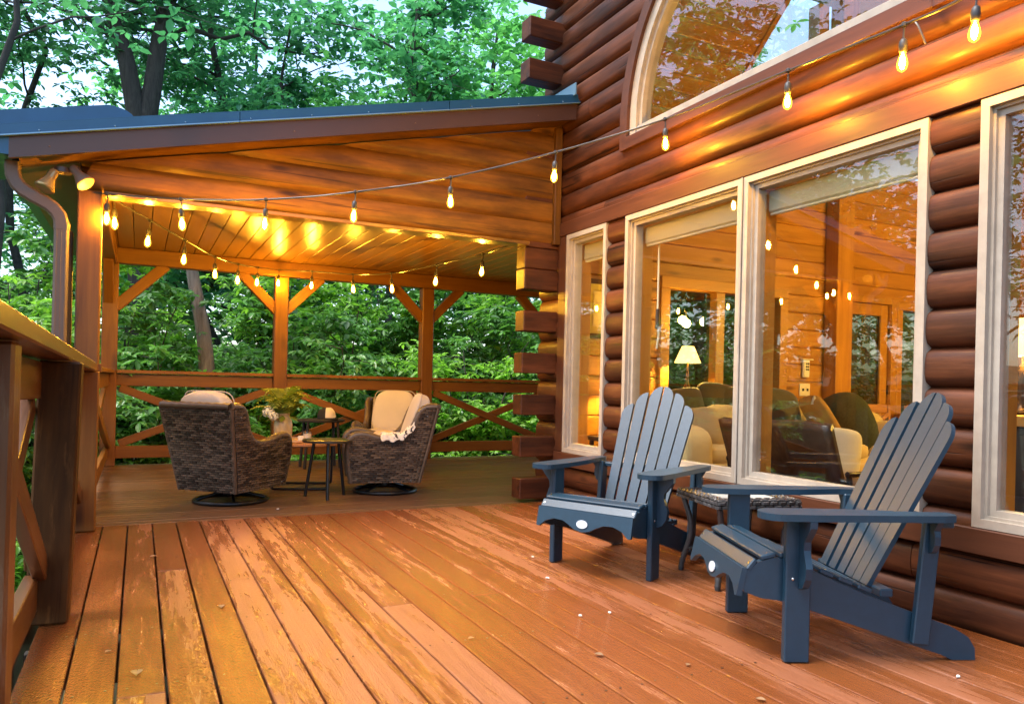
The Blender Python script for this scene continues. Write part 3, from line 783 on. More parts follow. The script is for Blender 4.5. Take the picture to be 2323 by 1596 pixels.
# ---- adirondack chairs. own axes: +y is forward, origin on the deck between the front legs
def adirondack(label):
    r = root('adirondack_chair', label, 'chair', group='slate blue deck chairs'); S = M_['slate']
    th = .028
    side = [(.185, .245), (.198, .275), (.178, .318), (.135, .352), (.08, .368), (.02, .362), (-.06, .325), (-.28, .232), (-.48, .160), (-.60, .118), (-.655, .085), (-.680, .045), (-.682, .002), (-.595, .002), (-.55, .022), (-.06, .180), (.06, .215), (.12, .222)]
    for sx in (-1, 1):
        MB().prism(side, th, lambda a, b, c, sx=sx: (sx * .262 + c, a, b)).buildc('stringer', S, r)
        add('front_leg', cbox(.515, .030, .092, .004), S, r, frame((0, 0, 1), (0, 1, 0), (sx * .292, .0, .2595)))
        # bracket under the arm, standing out sideways from the leg
        br = [(0, 0), (.030, .012), (.052, .045), (.058, .085), (.046, .120), (.036, .145), (.040, .175), (.066, .205), (.086, .230), (.088, .253), (0, .253)]
        MB().prism(br, .024, lambda a, b, c, sx=sx: (sx * (.3075 + a), c - .012, .264 + b)).buildc('arm_bracket', S, r)
        # arm: a paddle, wide and round at the front
        arm = []
        for i in range(13):
            a = math.pi * i / 12; arm.append((.070 * math.cos(a), .085 + .070 * math.sin(a)))
        arm += [(-.074, -.02), (-.070, -.14), (-.060, -.26), (-.036, -.38), (-.026, -.45), (-.030, -.515), (-.018, -.545), (.018, -.552), (.050, -.537), (.060, -.49), (.063, -.40), (.068, -.2), (.074, -.02)]
        MB().prism([(sx * a, b) for a, b in (arm if sx > 0 else arm)], .024, lambda a, b, c, sx=sx: (sx * .318 + a, b, .530 + c)).buildc('armrest', S, r)
        # rear support from arm to stringer, with a small corbel
        add('rear_support', cbox(.455, .028, .062, .004), S, r, frame((0, -.09, 1), (0, 1, 0), (sx * .292, -.478, .293)))
        MB().prism([(0, 0), (.018, .008), (.034, .035), (.036, .065), (.030, .085), (.044, .105), (.052, .12), (0, .12)], .022, lambda a, b, c, sx=sx: (sx * (.3065 + a), c - .488, .396 + b)).buildc('corbel', S, r)
        for (yy, zz) in ((.02, .30), (-.025, .27)):
            MB().superell((sx * .308, yy, zz), (.006, .012, .012), 1, 1, 8, 6).buildc('screw', M_['chrome'], r, 60)
    # seat slats following the stringers
    L = .556
    prof = [(.158, .342, 52), (.098, .3725, 14), (.028, .3735, -6), (-.045, .344, -22), (-.118, .314, -22), (-.190, .286, -21), (-.262, .258, -21)]
    for i, (yy, zz, tl) in enumerate(prof):
        M = T(0, yy, zz) @ Matrix.Rotation(-RAD(tl), 4, 'X')
        so = add('seat_slat', cbox(L, .055 if i else .048, .018, .004), S, r, M)
        for sx in (-1, 1): MB().lathe([(.005, .0), (.005, .0012), (.002, .0016)], 8).build('screw', M_['chrome'], so, M @ T(sx * .262, 0, .009), 50)
    # scalloped apron
    ap = [(-.278, .0), (-.278, .10), (.278, .10), (.278, .0), (.262, -.003), (.225, .028), (.175, .045), (.12, .042), (.075, .022), (.045, .004), (0, -.004), (-.045, .004), (-.075, .022), (-.12, .042), (-.175, .045), (-.225, .028), (-.262, -.003)]
    apM = T(0, .205, .232) @ Matrix.Rotation(-RAD(-12), 4, 'X')
    ao = MB().prism([(a, b) for a, b in reversed(ap)], .020, lambda a, b, c: (a, -c, b)).build('apron', S, r, apM)
    MB().lathe([(.0005, 0), (.026, 0), (.026, .003), (.0005, .004)], 20).build('badge', M_['badge'], ao, apM @ T(0, .0125, .035) @ Matrix.Rotation(RAD(-90), 4, 'X') @ Matrix.Diagonal((1.25, .8, 1, 1)))
    # fan of six back slats; tops round off towards the outside
    BM = T(0, -.325, .245) @ Matrix.Rotation(RAD(26.5), 4, 'X')      # local x across, z up the back, y through
    base_w = .385; top_w = .495
    tops = [.640, .715, .790]
    for i in range(6):
        s = -1 if i < 3 else 1; j = abs(i - 2.5)   # .5 1.5 2.5
        f0 = i / 6; f1 = (i + 1) / 6; g = .0062
        def X(f, z): return (f - .5) * (base_w + (top_w - base_w) * z / .79)
        h = {.5: .815, 1.5: .770, 2.5: .690}[j]
        inner = (lambda z: (X(.5 + abs(f0 - .5) if s < 0 else f0, z))) 
        fi = min(abs(f0 - .5), abs(f1 - .5)); fo = max(abs(f0 - .5), abs(f1 - .5))
        xi = lambda z: (fi * (base_w + (top_w - base_w) * z / .79)) + g
        xo = lambda z: (fo * (base_w + (top_w - base_w) * z / .79)) - g
        poly = [(xi(0), 0), (xo(0), 0)]
        R_ = .080 if j < 1 else .075
        zc = h - R_
        poly.append((xo(zc), zc))
        for t in range(1, 9):
            a = math.pi / 2 * t / 8
            xx = xo(zc) - (xo(zc) - xi(h)) * (1 - math.cos(a)); poly.append((xx, zc + R_ * math.sin(a)))
        poly = [(s * a, b) for a, b in poly]
        if s < 0: poly = poly[::-1]
        yoff = -.012 * (2.5 - j) / 2.5 * 1.0
        MB().prism(poly, .018, lambda a, b, c: (a, -c, b)).build('back_slat', S, r, BM @ T(0, yoff, 0))
    bar('back_rail', (-.318, -.528, .500), (.318, -.528, .500), .075, .024, S, r); bar('back_rail', (-.247, -.36, .235), (.247, -.36, .235), .05, .03, S, r)
    return r
chA = adirondack('slate blue slatted chair nearest the camera, turned side on')
chB = copy_tree(chA); chB['label'] = 'slate blue slatted chair beside the left end of the big window'
place(chA, (2.235, 2.215, 0), -67)
place(chB, (2.205, 3.325, 0), 243.5)

# ---- wicker weave: rows of little raised strands over a surface
def weave(mb, fn, rows, rowh, cell, lift=.0065):
    """rows: list of (v, [(s0,s1),...]); fn(s, v) gives point and outward normal"""
    for i, (v, spans) in enumerate(rows):
        for s0, s1 in spans:
            s = s0 - (cell * .5 if i % 2 else 0)
            while s < s1 - .002:
                a = max(s + .0012, s0); b = min(s + cell - .0012, s1); s += cell
                if b - a < .004: continue
                m0 = a + (b - a) * .25; m1 = a + (b - a) * .75
                q = []
                for (ss, vv, l) in ((a, v - rowh * .40, 0), (b, v - rowh * .40, 0), (b, v + rowh * .40, 0), (a, v + rowh * .40, 0), (m0, v - rowh * .28, 1), (m1, v - rowh * .28, 1), (m1, v + rowh * .28, 1), (m0, v + rowh * .28, 1)):
                    p, n = fn(ss, vv); q.append(Vector(p) + Vector(n) * (lift * l))
                mb.add(q, [(0, 1, 5, 4), (1, 2, 6, 5), (2, 3, 7, 6), (3, 0, 4, 7), (4, 5, 6, 7)])
def poly_rows(poly, h, z0, z1):
    out = []; z = z0 + h / 2
    while z < z1:
        xs = []
        for (a, b) in zip(poly, poly[1:] + poly[:1]):
            if (a[1] <= z) != (b[1] <= z): xs.append(a[0] + (b[0] - a[0]) * (z - a[1]) / (b[1] - a[1]))
        xs.sort(); out.append((z, [(xs[i], xs[i + 1]) for i in range(0, len(xs) - 1, 2)])); z += h
    return out
def smooth_path(P, n=5):
    P = [Vector(p) for p in P]; out = []
    for i in range(len(P) - 1):
        p0 = P[max(i - 1, 0)]; p1 = P[i]; p2 = P[i + 1]; p3 = P[min(i + 2, len(P) - 1)]
        for k in range(n):
            t = k / n
            out.append(.5 * ((2 * p1) + (p2 - p0) * t + (2 * p0 - 5 * p1 + 4 * p2 - p3) * t * t + (3 * p1 - p0 - 3 * p2 + p3) * t ** 3))
    return out + [P[-1]]
ZB = .115
def hw(z): return .262 + .105 * (z - ZB)                 # half width grows upwards
top_edge = smooth_path([(.325, .13), (.352, .30), (.362, .42), (.345, .505), (.29, .545), (.20, .545), (.08, .512), (-.03, .498), (-.125, .520), (-.195, .590), (-.235, .680), (-.275, .765), (-.335, .800), (-.415, .805)] and
                       [Vector((a, b, 0)) for a, b in [(.325, .13), (.352, .30), (.362, .42), (.345, .505), (.29, .545), (.20, .545), (.08, .512), (-.03, .498), (-.125, .520), (-.195, .590), (-.235, .680), (-.275, .765), (-.335, .800), (-.415, .805)]], 4)
top_edge = [(p.x, p.y) for p in top_edge]
side_poly = [(-.262, ZB), (.320, ZB)] + top_edge + [(-.30, .30)]
def back_y(z): return -.262 - (z - ZB) * .222
_wc = {}
def wicker_chair(label, cushion_top=.915, swivel=True):
    r = root('wicker_chair', label, 'chair', group='wicker swivel chairs on the porch')
    RH, CELL = .0185, .064
    if not _wc:
        mb = MB()
        rows = poly_rows(side_poly, RH, ZB, .81)
        for sx in (-1, 1):
            weave(mb, lambda s, v, sx=sx: ((sx * (hw(v) + .026), s, v), (sx, 0, 0)), rows, RH, CELL)
            rin = [(z, sp) for z, sp in rows if z > .36]
            weave(mb, lambda s, v, sx=sx: ((sx * (hw(v) - .026), s, v), (-sx, 0, 0)), rin, RH, CELL)
        zz = ZB + RH / 2; rb = []
        while zz < .80: rb.append((zz, [(-hw(zz) - .022, hw(zz) + .022)])); zz += RH
        weave(mb, lambda s, v: ((s, back_y(v) - .026 - .03 * (1 - (s / .33) ** 2) * 0, v), (0, -1, -.2)), rb, RH, CELL)
        weave(mb, lambda s, v: ((s, back_y(v) + .03, v), (0, 1, .2)), [(z, [(-hw(z) + .03, hw(z) - .03)]) for z, _ in rb if z > .4], RH, CELL)
        weave(mb, lambda s, v: ((s, .318, v), (0, 1, 0)), [(z, [(-hw(z) + .03, hw(z) - .03)]) for z, _ in rb if z < .37], RH, CELL)
        _wc['weave'] = mb.mesh('weave')
        bs = MB()
        for sx in (-1, 1):
            bs.prism(side_poly, .05, lambda a, b, c, sx=sx: (sx * hw(b) + c, a, b))
        _wc['core'] = bs.mesh('core')
        bk = MB(); bk.prism([(back_y(ZB) - .024, ZB), (back_y(ZB) + .028, ZB), (back_y(.80) + .028, .80), (back_y(.80) - .024, .80)], 1., lambda a, b, c: (c * 2 * (hw(b) - .02), a, b))
        _wc['backcore'] = bk.mesh('backcore')
        fr = MB(); fr.box((0, .30, .24), (.50, .03, .25)); _wc['skirtcore'] = fr.mesh('skirt')
        for i, sx in enumerate((-1, 1)):
            t1 = MB(); P = [(sx * hw(b), a, b) for a, b in [(.322, ZB)] + top_edge]
            t1.tube(P, [.030 + .0022 * (k % 2) for k in range(len(P))], 8); _wc['edge%d' % i] = t1.mesh('edge', 60)
        t1 = MB(); P = [(hw(.80) * t / 8, back_y(.80) - .02 , .803 + .004 * (k_ % 2)) for k_, t in enumerate(range(-8, 9))]
        t1.tube(P, [.026 + .002 * (k % 2) for k in range(len(P))], 8); _wc['edge2'] = t1.mesh('edge', 60)
        for i, sx in enumerate((-1, 1)):
            t1 = MB(); P = [(sx * (hw(z) + .012), back_y(z) - .015, z) for z in np.linspace(ZB, .79, 26)]
            t1.tube(P, [.016 + .002 * (k % 2) for k in range(len(P))], 8); _wc['seam%d' % i] = t1.mesh('edge', 60)
        def seatw(p): return p
        _wc['seat'] = MB().superell((0, .055, .415), (.50, .56, .125), .30, .22, 40, 14).mesh('seat_cushion', 50)
        def bw(p):
            return p
        _wc['back'] = MB().superell((0, 0, 0), (.50, .135, .53), .55, .30, 40, 16, lambda p: (p.x * (1 - .05 * (p.z / .26)), p.y + .02 * math.cos(p.x * 6), p.z)).mesh('back_cushion', 50)
        ring = MB(); P = [(.285 * math.cos(2 * math.pi * k / 40), .285 * math.sin(2 * math.pi * k / 40), .018) for k in range(40)]
        ring.tube(P, .0165, 10, closed=True); _wc['ring'] = ring.mesh('base_ring', 60)
        st = MB()
        for a in range(4):
            an = RAD(45 + 90 * a); st.tube([(.28 * math.cos(an), .28 * math.sin(an), .020), (.10 * math.cos(an), .10 * math.sin(an), .075), (0, 0, .085)], .013, 8)
        st.lathe([(.06, .06), (.06, .105), (.16, .11), (.16, .125)], 16); _wc['swivel'] = st.mesh('swivel', 50)
        for k in range(4): pass
    sf = add('body', _wc['core'], M_['wickerbase'], r)
    add('backrest', _wc['backcore'], M_['wickerbase'], r); add('skirt', _wc['skirtcore'], M_['wickerbase'], r)
    o = add('weave', _wc['weave'], M_['wicker'], r); o['kind'] = 'stuff'
    for k in ('edge0', 'edge1', 'edge2', 'seam0', 'seam1'): add('woven_edge', _wc[k], M_['wicker'], r)
    add('seat_cushion', _wc['seat'], M_['cushion'], r)
    bc = add('back_cushion', _wc['back'], M_['cushion'], r, T(0, -.268, cushion_top - .262) @ Matrix.Rotation(RAD(18), 4, 'X'))
    pp = MB(); n = 44
    P = []
    for k in range(n):
        a = 2 * math.pi * k / n; sp = lambda x, e: math.copysign(abs(x) ** e, x)
        P.append((.247 * sp(math.cos(a), .32), .048, .262 * sp(math.sin(a), .32)))
    pp.tube(P, .005, 6, closed=True); pp.build('piping', M_['piping'], bc, W[bc.name], 60)
    if swivel:
        add('base_ring', _wc['ring'], M_['black'], r); add('swivel', _wc['swivel'], M_['black'], r)
    for sx in (-1, 1):
        for (yy, zz) in ((-.20, .135), (.28, .15), (-.33, .72)):
            MB().superell((sx * (hw(zz) + .03), yy, zz), (.008, .012, .012), 1, 1, 8, 6).buildc('screw', M_['chrome'], r, 60)
    return r
w1 = wicker_chair('brown wicker swivel chair seen from behind, left of the jug'); place(w1, (.665, 6.24, 0), 46, .94)
w2 = wicker_chair('brown wicker swivel chair in profile with a patterned throw'); place(w2, (1.955, 6.40, 0), -79, .94)
w3 = wicker_chair('brown wicker swivel chair facing out in the back, cream back cushion showing'); place(w3, (2.42, 7.85, 0), 212, .94)
# throw blanket over the arm of the profile chair
def drape(u, v):
    # u along the arm (y), v from inside seat up over the arm and down the outside
    y = -.235 + .30 * u + .02 * math.sin(v * 9); 
    ztop = np.interp(y, [-.30, -.195, -.125, -.03, .08], [.74, .60, .53, .51, .52]) + .036
    pathx = [(.02, .50), (.10, .50), (.20, .55), (.255, ztop - .02), (.30, ztop), (.345, ztop - .015), (.358, ztop - .06)]
    s = v * (len(pathx) - 1); i = min(int(s), len(pathx) - 2); t = s - i
    x = pathx[i][0] * (1 - t) + pathx[i + 1][0] * t; z = pathx[i][1] * (1 - t) + pathx[i + 1][1] * t
    wv = .010 * math.sin(u * 21 + v * 3) * (.4 + v)
    return (-(x + abs(wv) * .6), y, z + wv * .6 + .006)
bl = root('throw_blanket', 'cream throw with black motifs over the arm of the wicker chair', 'blanket')
mb = MB().grid(drape, 36, 30); o = mb.build('cloth', M_['blanket'], bl, None, 80)
md = o.modifiers.new('thick', 'SOLIDIFY'); md.thickness = .008; md.offset = 1
fr = MB()
for k in range(22):
    p = Vector(drape(k / 21, 1.)); fr.tube([p, p + Vector((-.004, random.uniform(-.006, .006), -.022)), p + Vector((-.006, random.uniform(-.01, .01), -.045))], .0028, 5)
fr.build('fringe', M_['capblack'], bl); bl.children[-1]['kind'] = 'stuff'
mb = MB().superell((-.06, .02, .515), (.30, .22, .09), .7, .6, 24, 12, lambda p: (p.x, p.y + .02 * math.sin(p.x * 30), p.z + .012 * math.sin(p.x * 40 + p.y * 25)))
mb.build('folded_end', plain('beige_knit', (.60, .44, .26), .95, nscale=20, bump=.5, bscale=150), bl, None, 80)
place(bl, (1.955, 6.40, 0), -79, .94)

# ---- tripod table
tt = root('tripod_table', 'small dark round table on three splayed legs', 'table', group='small porch tables')
MB().lathe([(.0, .455), (.195, .455), (.203, .460), (.203, .474), (.197, .478), (.0, .478)], 40).buildc('table_top', M_['darktop'], tt, 40)
for a in (-100, 145, 27):
    an = RAD(a); MB().tube([(.115 * math.cos(an), .115 * math.sin(an), .456), (.185 * math.cos(an), .185 * math.sin(an), .004)], .0135, 10).buildc('leg', M_['black'], tt, 50)
place(tt, (1.40, 6.20, 0), 0)
# ---- coffee table with a sled frame
ct = root('coffee_table', 'round brown topped coffee table with black sled frame', 'table')
MB().lathe([(0, .385), (.33, .385), (.342, .392), (.342, .408), (.335, .414), (0, .414)], 48).buildc('table_top', M_['tabletop'], ct, 40)
for sy in (-.20, .20):
    MB().tube(smooth_path([(-.235, sy, .385), (-.235, sy, .06), (-.225, sy, .025), (-.19, sy, .013), (.19, sy, .013), (.225, sy, .025), (.235, sy, .06), (.235, sy, .385)], 4), .011, 8).buildc('frame', M_['black'], ct, 50)
place(ct, (1.33, 6.86, 0), 18)
# ---- wicker side table by the back post with a cap on it
bt = root('porch_side_table', 'dark oval side table beside the back railing', 'table', group='small porch tables')
mb = MB().lathe([(0, .50), (.20, .50), (.225, .508), (.225, .525), (.20, .535), (0, .535)], 36, sx=1.15, sy=.8); mb.buildc('table_top', M_['wickerbase'], bt, 40)
for sx in (-1, 1):
    for sy in (-1, 1): MB().tube([(sx * .16, sy * .11, .50), (sx * .19, sy * .13, .004)], .016, 8).buildc('leg', M_['wickerbase'], bt, 50)
place(bt, (1.80, 8.32, 0), 0)
cp = root('baseball_cap', 'black and white baseball cap on the oval side table', 'cap')
MB().lathe([(.098, 0), (.100, .03), (.094, .07), (.07, .105), (.03, .122), (.001, .125)], 24).buildc('crown', M_['capblack'], cp, 60)
MB().grid(lambda u, v: ((.101 + .006) * math.cos(RAD(-40 + 80 * u)) * math.cos(RAD(72 * v)) ** .8, (.106) * math.sin(RAD(-40 + 80 * u)) * math.cos(RAD(72 * v)) ** .8, .008 + .121 * math.sin(RAD(72 * v + 3))), 12, 8).build('front_panel', M_['capwhite'], cp, None, 60)
br = MB().grid(lambda u, v: ((.098 + .085 * v) * math.cos(RAD(-52 + 104 * u)), .10 * math.sin(RAD(-52 + 104 * u)) * (1 - .12 * v), .010 - .018 * v + .012 * math.cos(RAD(-80 + 160 * u)) * v), 16, 6).build('brim', M_['capblack'], cp, None, 60)
br.modifiers.new('thick', 'SOLIDIFY').thickness = .004
place(cp, (1.86, 8.32, .536), 70)

# ---- jug with ferns and hydrangea, tray, candle
TX, TY, TZ = 1.24, 6.80, .415
tr = root('serving_tray', 'round pale wooden tray on the coffee table', 'tray', (TX + .02, TY + .02, TZ))
MB().lathe([(0, .001), (.19, .001), (.20, .006), (.20, .024), (.192, .024), (.188, .010), (0, .010)], 40, (TX + .02, TY + .02, TZ)).buildc('tray_dish', M_['plate'], tr, 40)
jug = root('ceramic_jug', 'cream glazed jug holding ferns on the coffee table', 'jug', (TX - .09, TY + .04, TZ + .011))
JC = (TX - .09, TY + .04, TZ + .012)
MB().lathe([(.055, 0), (.070, .01), (.078, .05), (.080, .13), (.074, .17), (.056, .195), (.050, .21), (.056, .222), (.060, .232), (.054, .236), (.046, .225), (.044, .20)], 28, JC).buildc('jug_body', M_['ceramic'], jug, 50)
bq = root('fern_bouquet', 'yellow green fern and white hydrangea bouquet standing in the jug', 'bouquet', (JC[0], JC[1], JC[2] + .2))
def frond(a, L, rise, droop):
    mb = MB(); P = []; az = RAD(a); d = Vector((math.cos(az), math.sin(az), 0)); o0 = Vector(JC) + Vector((0, 0, .15))
    for k in range(15):
        t = k / 14; P.append(o0 + d * (L * (t ** 1.2)) + Vector((0, 0, rise * math.sin(min(1, t * 1.1) * math.pi / 2) - droop * t ** 3)))
    mb.tube(P, [.0025 * (1 - .7 * k / 14) for k in range(15)], 4)
    side = d.cross(Vector((0, 0, 1)))
    for k in range(3, 15):
        w = .075 * math.sin(math.pi * min(1, (k - 1) / 14) ** .8) + .012; tdir = (P[k] - P[k - 1]).normalized()
        for s in (-1, 1):
            q = P[k] + side * s * w + tdir * w * .5 + Vector((0, 0, -w * .25)); b = tdir * .016
            mb.add([P[k] - b * .6, P[k] + b * .6, q + b * .1, (P[k] + q) / 2 - b], [(0, 1, 2, 3)])
    mb.buildc('frond', M_['fern'], bq)
for k in range(24): frond(k * 137.5 % 360, random.uniform(.14, .30), random.uniform(.18, .36), random.uniform(.03, .16))
for (dx, dy, dz, rr) in ((-.135, -.07, .25, .052), (-.10, -.11, .215, .04)):
    mb = MB(); c = Vector(JC) + Vector((dx, dy, dz))
    mb.tube([Vector(JC) + Vector((0, 0, .18)), c], .004, 5)
    for k in range(90):
        n = Vector(rng.normal(size=3)).normalized(); p = c + n * rr * random.uniform(.75, 1.1); u = n.orthogonal().normalized(); v = n.cross(u); s = .011
        mb.add([p - u * s, p - v * s, p + u * s, p + v * s], [(0, 1, 2, 3)])
    mb.buildc('flower_head', M_['flower'], bq)
mb = MB()
for k in range(5):
    a = RAD(200 + k * 55); c = Vector(JC) + Vector((.06 * math.cos(a), .06 * math.sin(a), .22)); d = Vector((math.cos(a), math.sin(a), -.5)); s = Vector((-math.sin(a), math.cos(a), 0))
    mb.add([c, c + d * .05 + s * .03, c + d * .11, c + d * .05 - s * .03], [(0, 1, 2, 3)])
mb.buildc('foliage', M_['fern'], bq)
cd = root('glass_candle', 'short cream candle in clear glass on the tray', 'candle', (TX + .10, TY - .06, TZ + .011))
MB().lathe([(0, .001), (.034, .001), (.034, .055), (0, .056)], 20, (TX + .10, TY - .06, TZ + .013)).buildc('wax', M_['wax'], cd, 50)
MB().lathe([(.036, 0), (.040, .004), (.040, .080), (.0385, .080), (.0375, .003)], 24, (TX + .10, TY - .06, TZ + .011)).buildc('glass', M_['jar'], cd, 50)
wc = blk('candle_block', (TX + .02, TY - .10, TZ + .011), (TX + .065, TY - .055, TZ + .055), M_['wax'], None, c=.006); tag(wc, 'small white wax block beside the glass candle on the tray', 'candle')

# ---- grey wicker side table between the blue chairs
gw = root('wicker_side_table', 'grey wicker side table with glass top between the blue chairs', 'table')
GS = .225
mb = MB()
for k in range(4):
    c, s = math.cos(k * math.pi / 2), math.sin(k * math.pi / 2)
    f = lambda s_, v, c=c, s=s: ((c * s_ - s * v, s * s_ + c * v, .432), (0, 0, 1))
    weave(mb, f, [(-GS + .012, [(-GS, GS)]), (-GS + .036, [(-GS + .02, GS - .02)]), (-GS + .060, [(-GS + .045, GS - .045)])], .024, .046, .006)
    f2 = lambda s_, v, c=c, s=s: ((c * s_ + s * GS, s * s_ - c * GS, v), (s, -c, 0))
    weave(mb, f2, [(.420, [(-GS, GS)]), (.400, [(-GS, GS)])], .02, .046, .006)
mb.build('woven_rim', M_['wickergrey'], gw); gw.children[-1]['kind'] = 'stuff'
rim = MB()
for k in range(4):
    c, s = math.cos(k * math.pi / 2), math.sin(k * math.pi / 2); rim.box((s * (GS - .04), -c * (GS - .04), .412), (abs(c) * 2 * (GS - .004) + abs(s) * .07, abs(s) * 2 * (GS - .076) * 0 + abs(s) * 2 * (GS - .08) + abs(c) * .07, .036))
rim.build('rim', M_['wickerbase'], gw)
blk('glass_top', (-GS + .06, -GS + .06, .424), (GS - .06, GS - .06, .430), plain('frosted_table_glass', (.45, .47, .45), .12), gw, c=.001)
mb = MB()
for sx in (-1, 1):
    for sy in (-1, 1):
        P = [(sx * (.185 + .018 * math.cos(z * 14)) , sy * (.185 + .018 * math.cos(z * 14)), z) for z in np.linspace(.39, .02, 24)]
        MB().tube(P, [.0145 + .0022 * (k % 2) for k in range(24)], 8).buildc('leg', M_['wickergrey'], gw, 50)
        MB().lathe([(.014, .001), (.015, .02), (.012, .026)], 10, (P[-1][0], P[-1][1], 0)).buildc('foot', M_['rubber'], gw, 50)
sh = MB()
for k in range(11):
    t = -.18 + .036 * k
    P = [(t, yy, .13 + .006 * math.sin(yy * 70 + k * math.pi)) for yy in np.linspace(-.18, .18, 24)]; sh.tube(P, .0055, 5)
    P = [(yy, t, .13 - .006 * math.sin(yy * 70 + k * math.pi)) for yy in np.linspace(-.18, .18, 24)]; sh.tube(P, .0055, 5)
sh.build('lower_shelf', M_['wickergrey'], gw, None, 60); gw.children[-1]['kind'] = 'stuff'
place(gw, (2.755, 2.93, 0), 14)

# ---- string lights
_bulb = {}
def string_lights(label, cord_pts, sockets, tails=()):
    r = root('string_lights', label, 'string lights', cord_pts[0])
    pts = [Vector(p) for p in cord_pts]
    mb = MB().tube(pts, .0065, 6); mb.buildc('cord', M_['cord'], r, 60)
    if not _bulb:
        _bulb['socket'] = MB().tube([(0, 0, 0), (.004, .002, -.03), (0, 0, -.062)], .0045, 6).lathe([(.010, -.118), (.0165, -.112), (.018, -.085), (.015, -.066), (.008, -.058)], 14).lathe([(.006, -.012), (.014, -.006), (.014, .006), (.006, .012)], 10).mesh('socket', 50)
        _bulb['filament'] = MB().lathe([(.003, -.122), (.008, -.134), (.0115, -.150), (.0115, -.166), (.0075, -.180), (.002, -.186)], 10).mesh('filament', 60)
        _bulb['bulb'] = MB().lathe([(.011, -.114), (.0125, -.124), (.019, -.144), (.0225, -.160), (.0225, -.171), (.018, -.186), (.009, -.194), (.002, -.198)], 12).mesh('bulb', 60)
    for p in sockets:
        M = T(*p) @ Matrix.Rotation(random.uniform(-.08, .08), 4, 'X') @ Matrix.Rotation(random.uniform(-.08, .08), 4, 'Y')
        s = add('socket', _bulb['socket'], M_['socket'], r, M); add('bulb', _bulb['bulb'], M_['bulb'], s, M); add('filament', _bulb['filament'], M_['filament'], s, M)
    for k, P in enumerate(tails): MB().tube(P, .005, 6).buildc('cord_end', M_['cord'], r, 60)
    return r
S1 = [(-.202, 5.372, 2.101), (.214, 5.195, 2.085), (.70, 4.988, 2.102), (1.217, 4.768, 2.171), (1.774, 4.531, 2.288), (2.396, 4.266, 2.478), (3.02, 3.94, 2.705), (3.02, 2.908, 2.645), (3.02, 2.239, 2.607), (3.0, 1.901, 2.60)]
S1 = S1[:6] + [tuple(Vector((0, 0, CAM_H)) + (Vector(p) - Vector((0, 0, CAM_H))) * (2.89 / 3.02)) for p in S1[6:]]
c1 = [(-.295, 5.40, 2.105)] + S1 + [(2.98, 1.2, 2.68)]
string_lights('long string of ten lit bulbs from porch post to the house', [tuple(p) for p in smooth_path(c1, 6)], S1,
              tails=[[(3.0, 2.18, 2.60), (2.99, 2.15, 2.56), (3.0, 2.13, 2.50), (3.0, 2.12, 2.47)]])
S2 = [(-.17, 5.62, 2.12), (.049, 6.055, 2.09), (.311, 6.587, 2.059), (.579, 7.132, 2.03), (.831, 7.643, 2.055), (1.08, 8.149, 2.11), (1.40, 8.84, 2.20), (1.679, 8.378, 2.15), (1.965, 7.728, 2.064), (2.207, 7.178, 2.028), (2.462, 6.596, 2.06), (2.696, 6.065, 2.105)]
c2 = [(-.235, 5.50, 2.13)] + S2 + [(2.84, 5.742, 2.16), (3.0, 5.62, 2.20)]
string_lights('string of lit bulbs looped under the porch ceiling to the back post', [tuple(p) for p in smooth_path(c2, 5)], S2)

# ---- blown petals and leaves on the deck
def onz(u, v, z=0.):
    d = right * ((u - 1161) / 1704) + down * ((v - 871) / 1704) + fwd; t = (z - CAM_H) / d.z
    return Vector((0, 0, CAM_H)) + d * t
for (u, v) in ((1315, 1397), (1241, 1312), (1384, 1391), (1208, 1264), (2172, 1537), (630, 1155)):
    p = onz(u, v); pb = MB()
    for k in range(3): pb.superell((random.uniform(-.006, .006), random.uniform(-.006, .006), .006), (.012, .008, .008), .8, .8, 8, 6, lambda q: (q.x + random.uniform(-.002, .002), q.y, q.z))
    o = pb.build('fallen_petal', M_['petal'], None, T(p.x, p.y, 0) @ Matrix.Rotation(random.uniform(0, 6), 4, 'Z'), 60)
    tag(o, 'tiny white crumpled petal lying on the wet deck', 'petal', 'white petals scattered on the deck')
def dead_leaf(u, v, s, z=0.):
    p = onz(u, v, z)
    def f(a, b):
        w = math.sin(math.pi * min(.98, max(.02, a))) ** .8 * .38
        return ((a - .5) * s, (b - .5) * s * w * 2, .004 + s * .22 * abs(b - .5) + .10 * s * math.sin(a * 3.0))
    o = MB().grid(f, 6, 4).build('dry_leaf', M_['deadleaf'], None, T(p.x, p.y, z + .001) @ Matrix.Rotation(random.uniform(0, 6), 4, 'Z'), 60)
    tag(o, 'small dry curled tan leaf lying on the boards', 'leaf', 'dry leaves scattered on the boards')
for (u, v, s) in ((310, 1530, .065), (348, 1264, .05), (502, 1378, .05), (1358, 1488, .045), (1068, 1450, .035), (1560, 1510, .03), (500, 1117, .05), (618, 1097, .05), (415, 1170, .06), (905, 1160, .04), (1725, 1590, .04), (245, 1480, .03)): dead_leaf(u, v, s * .75)

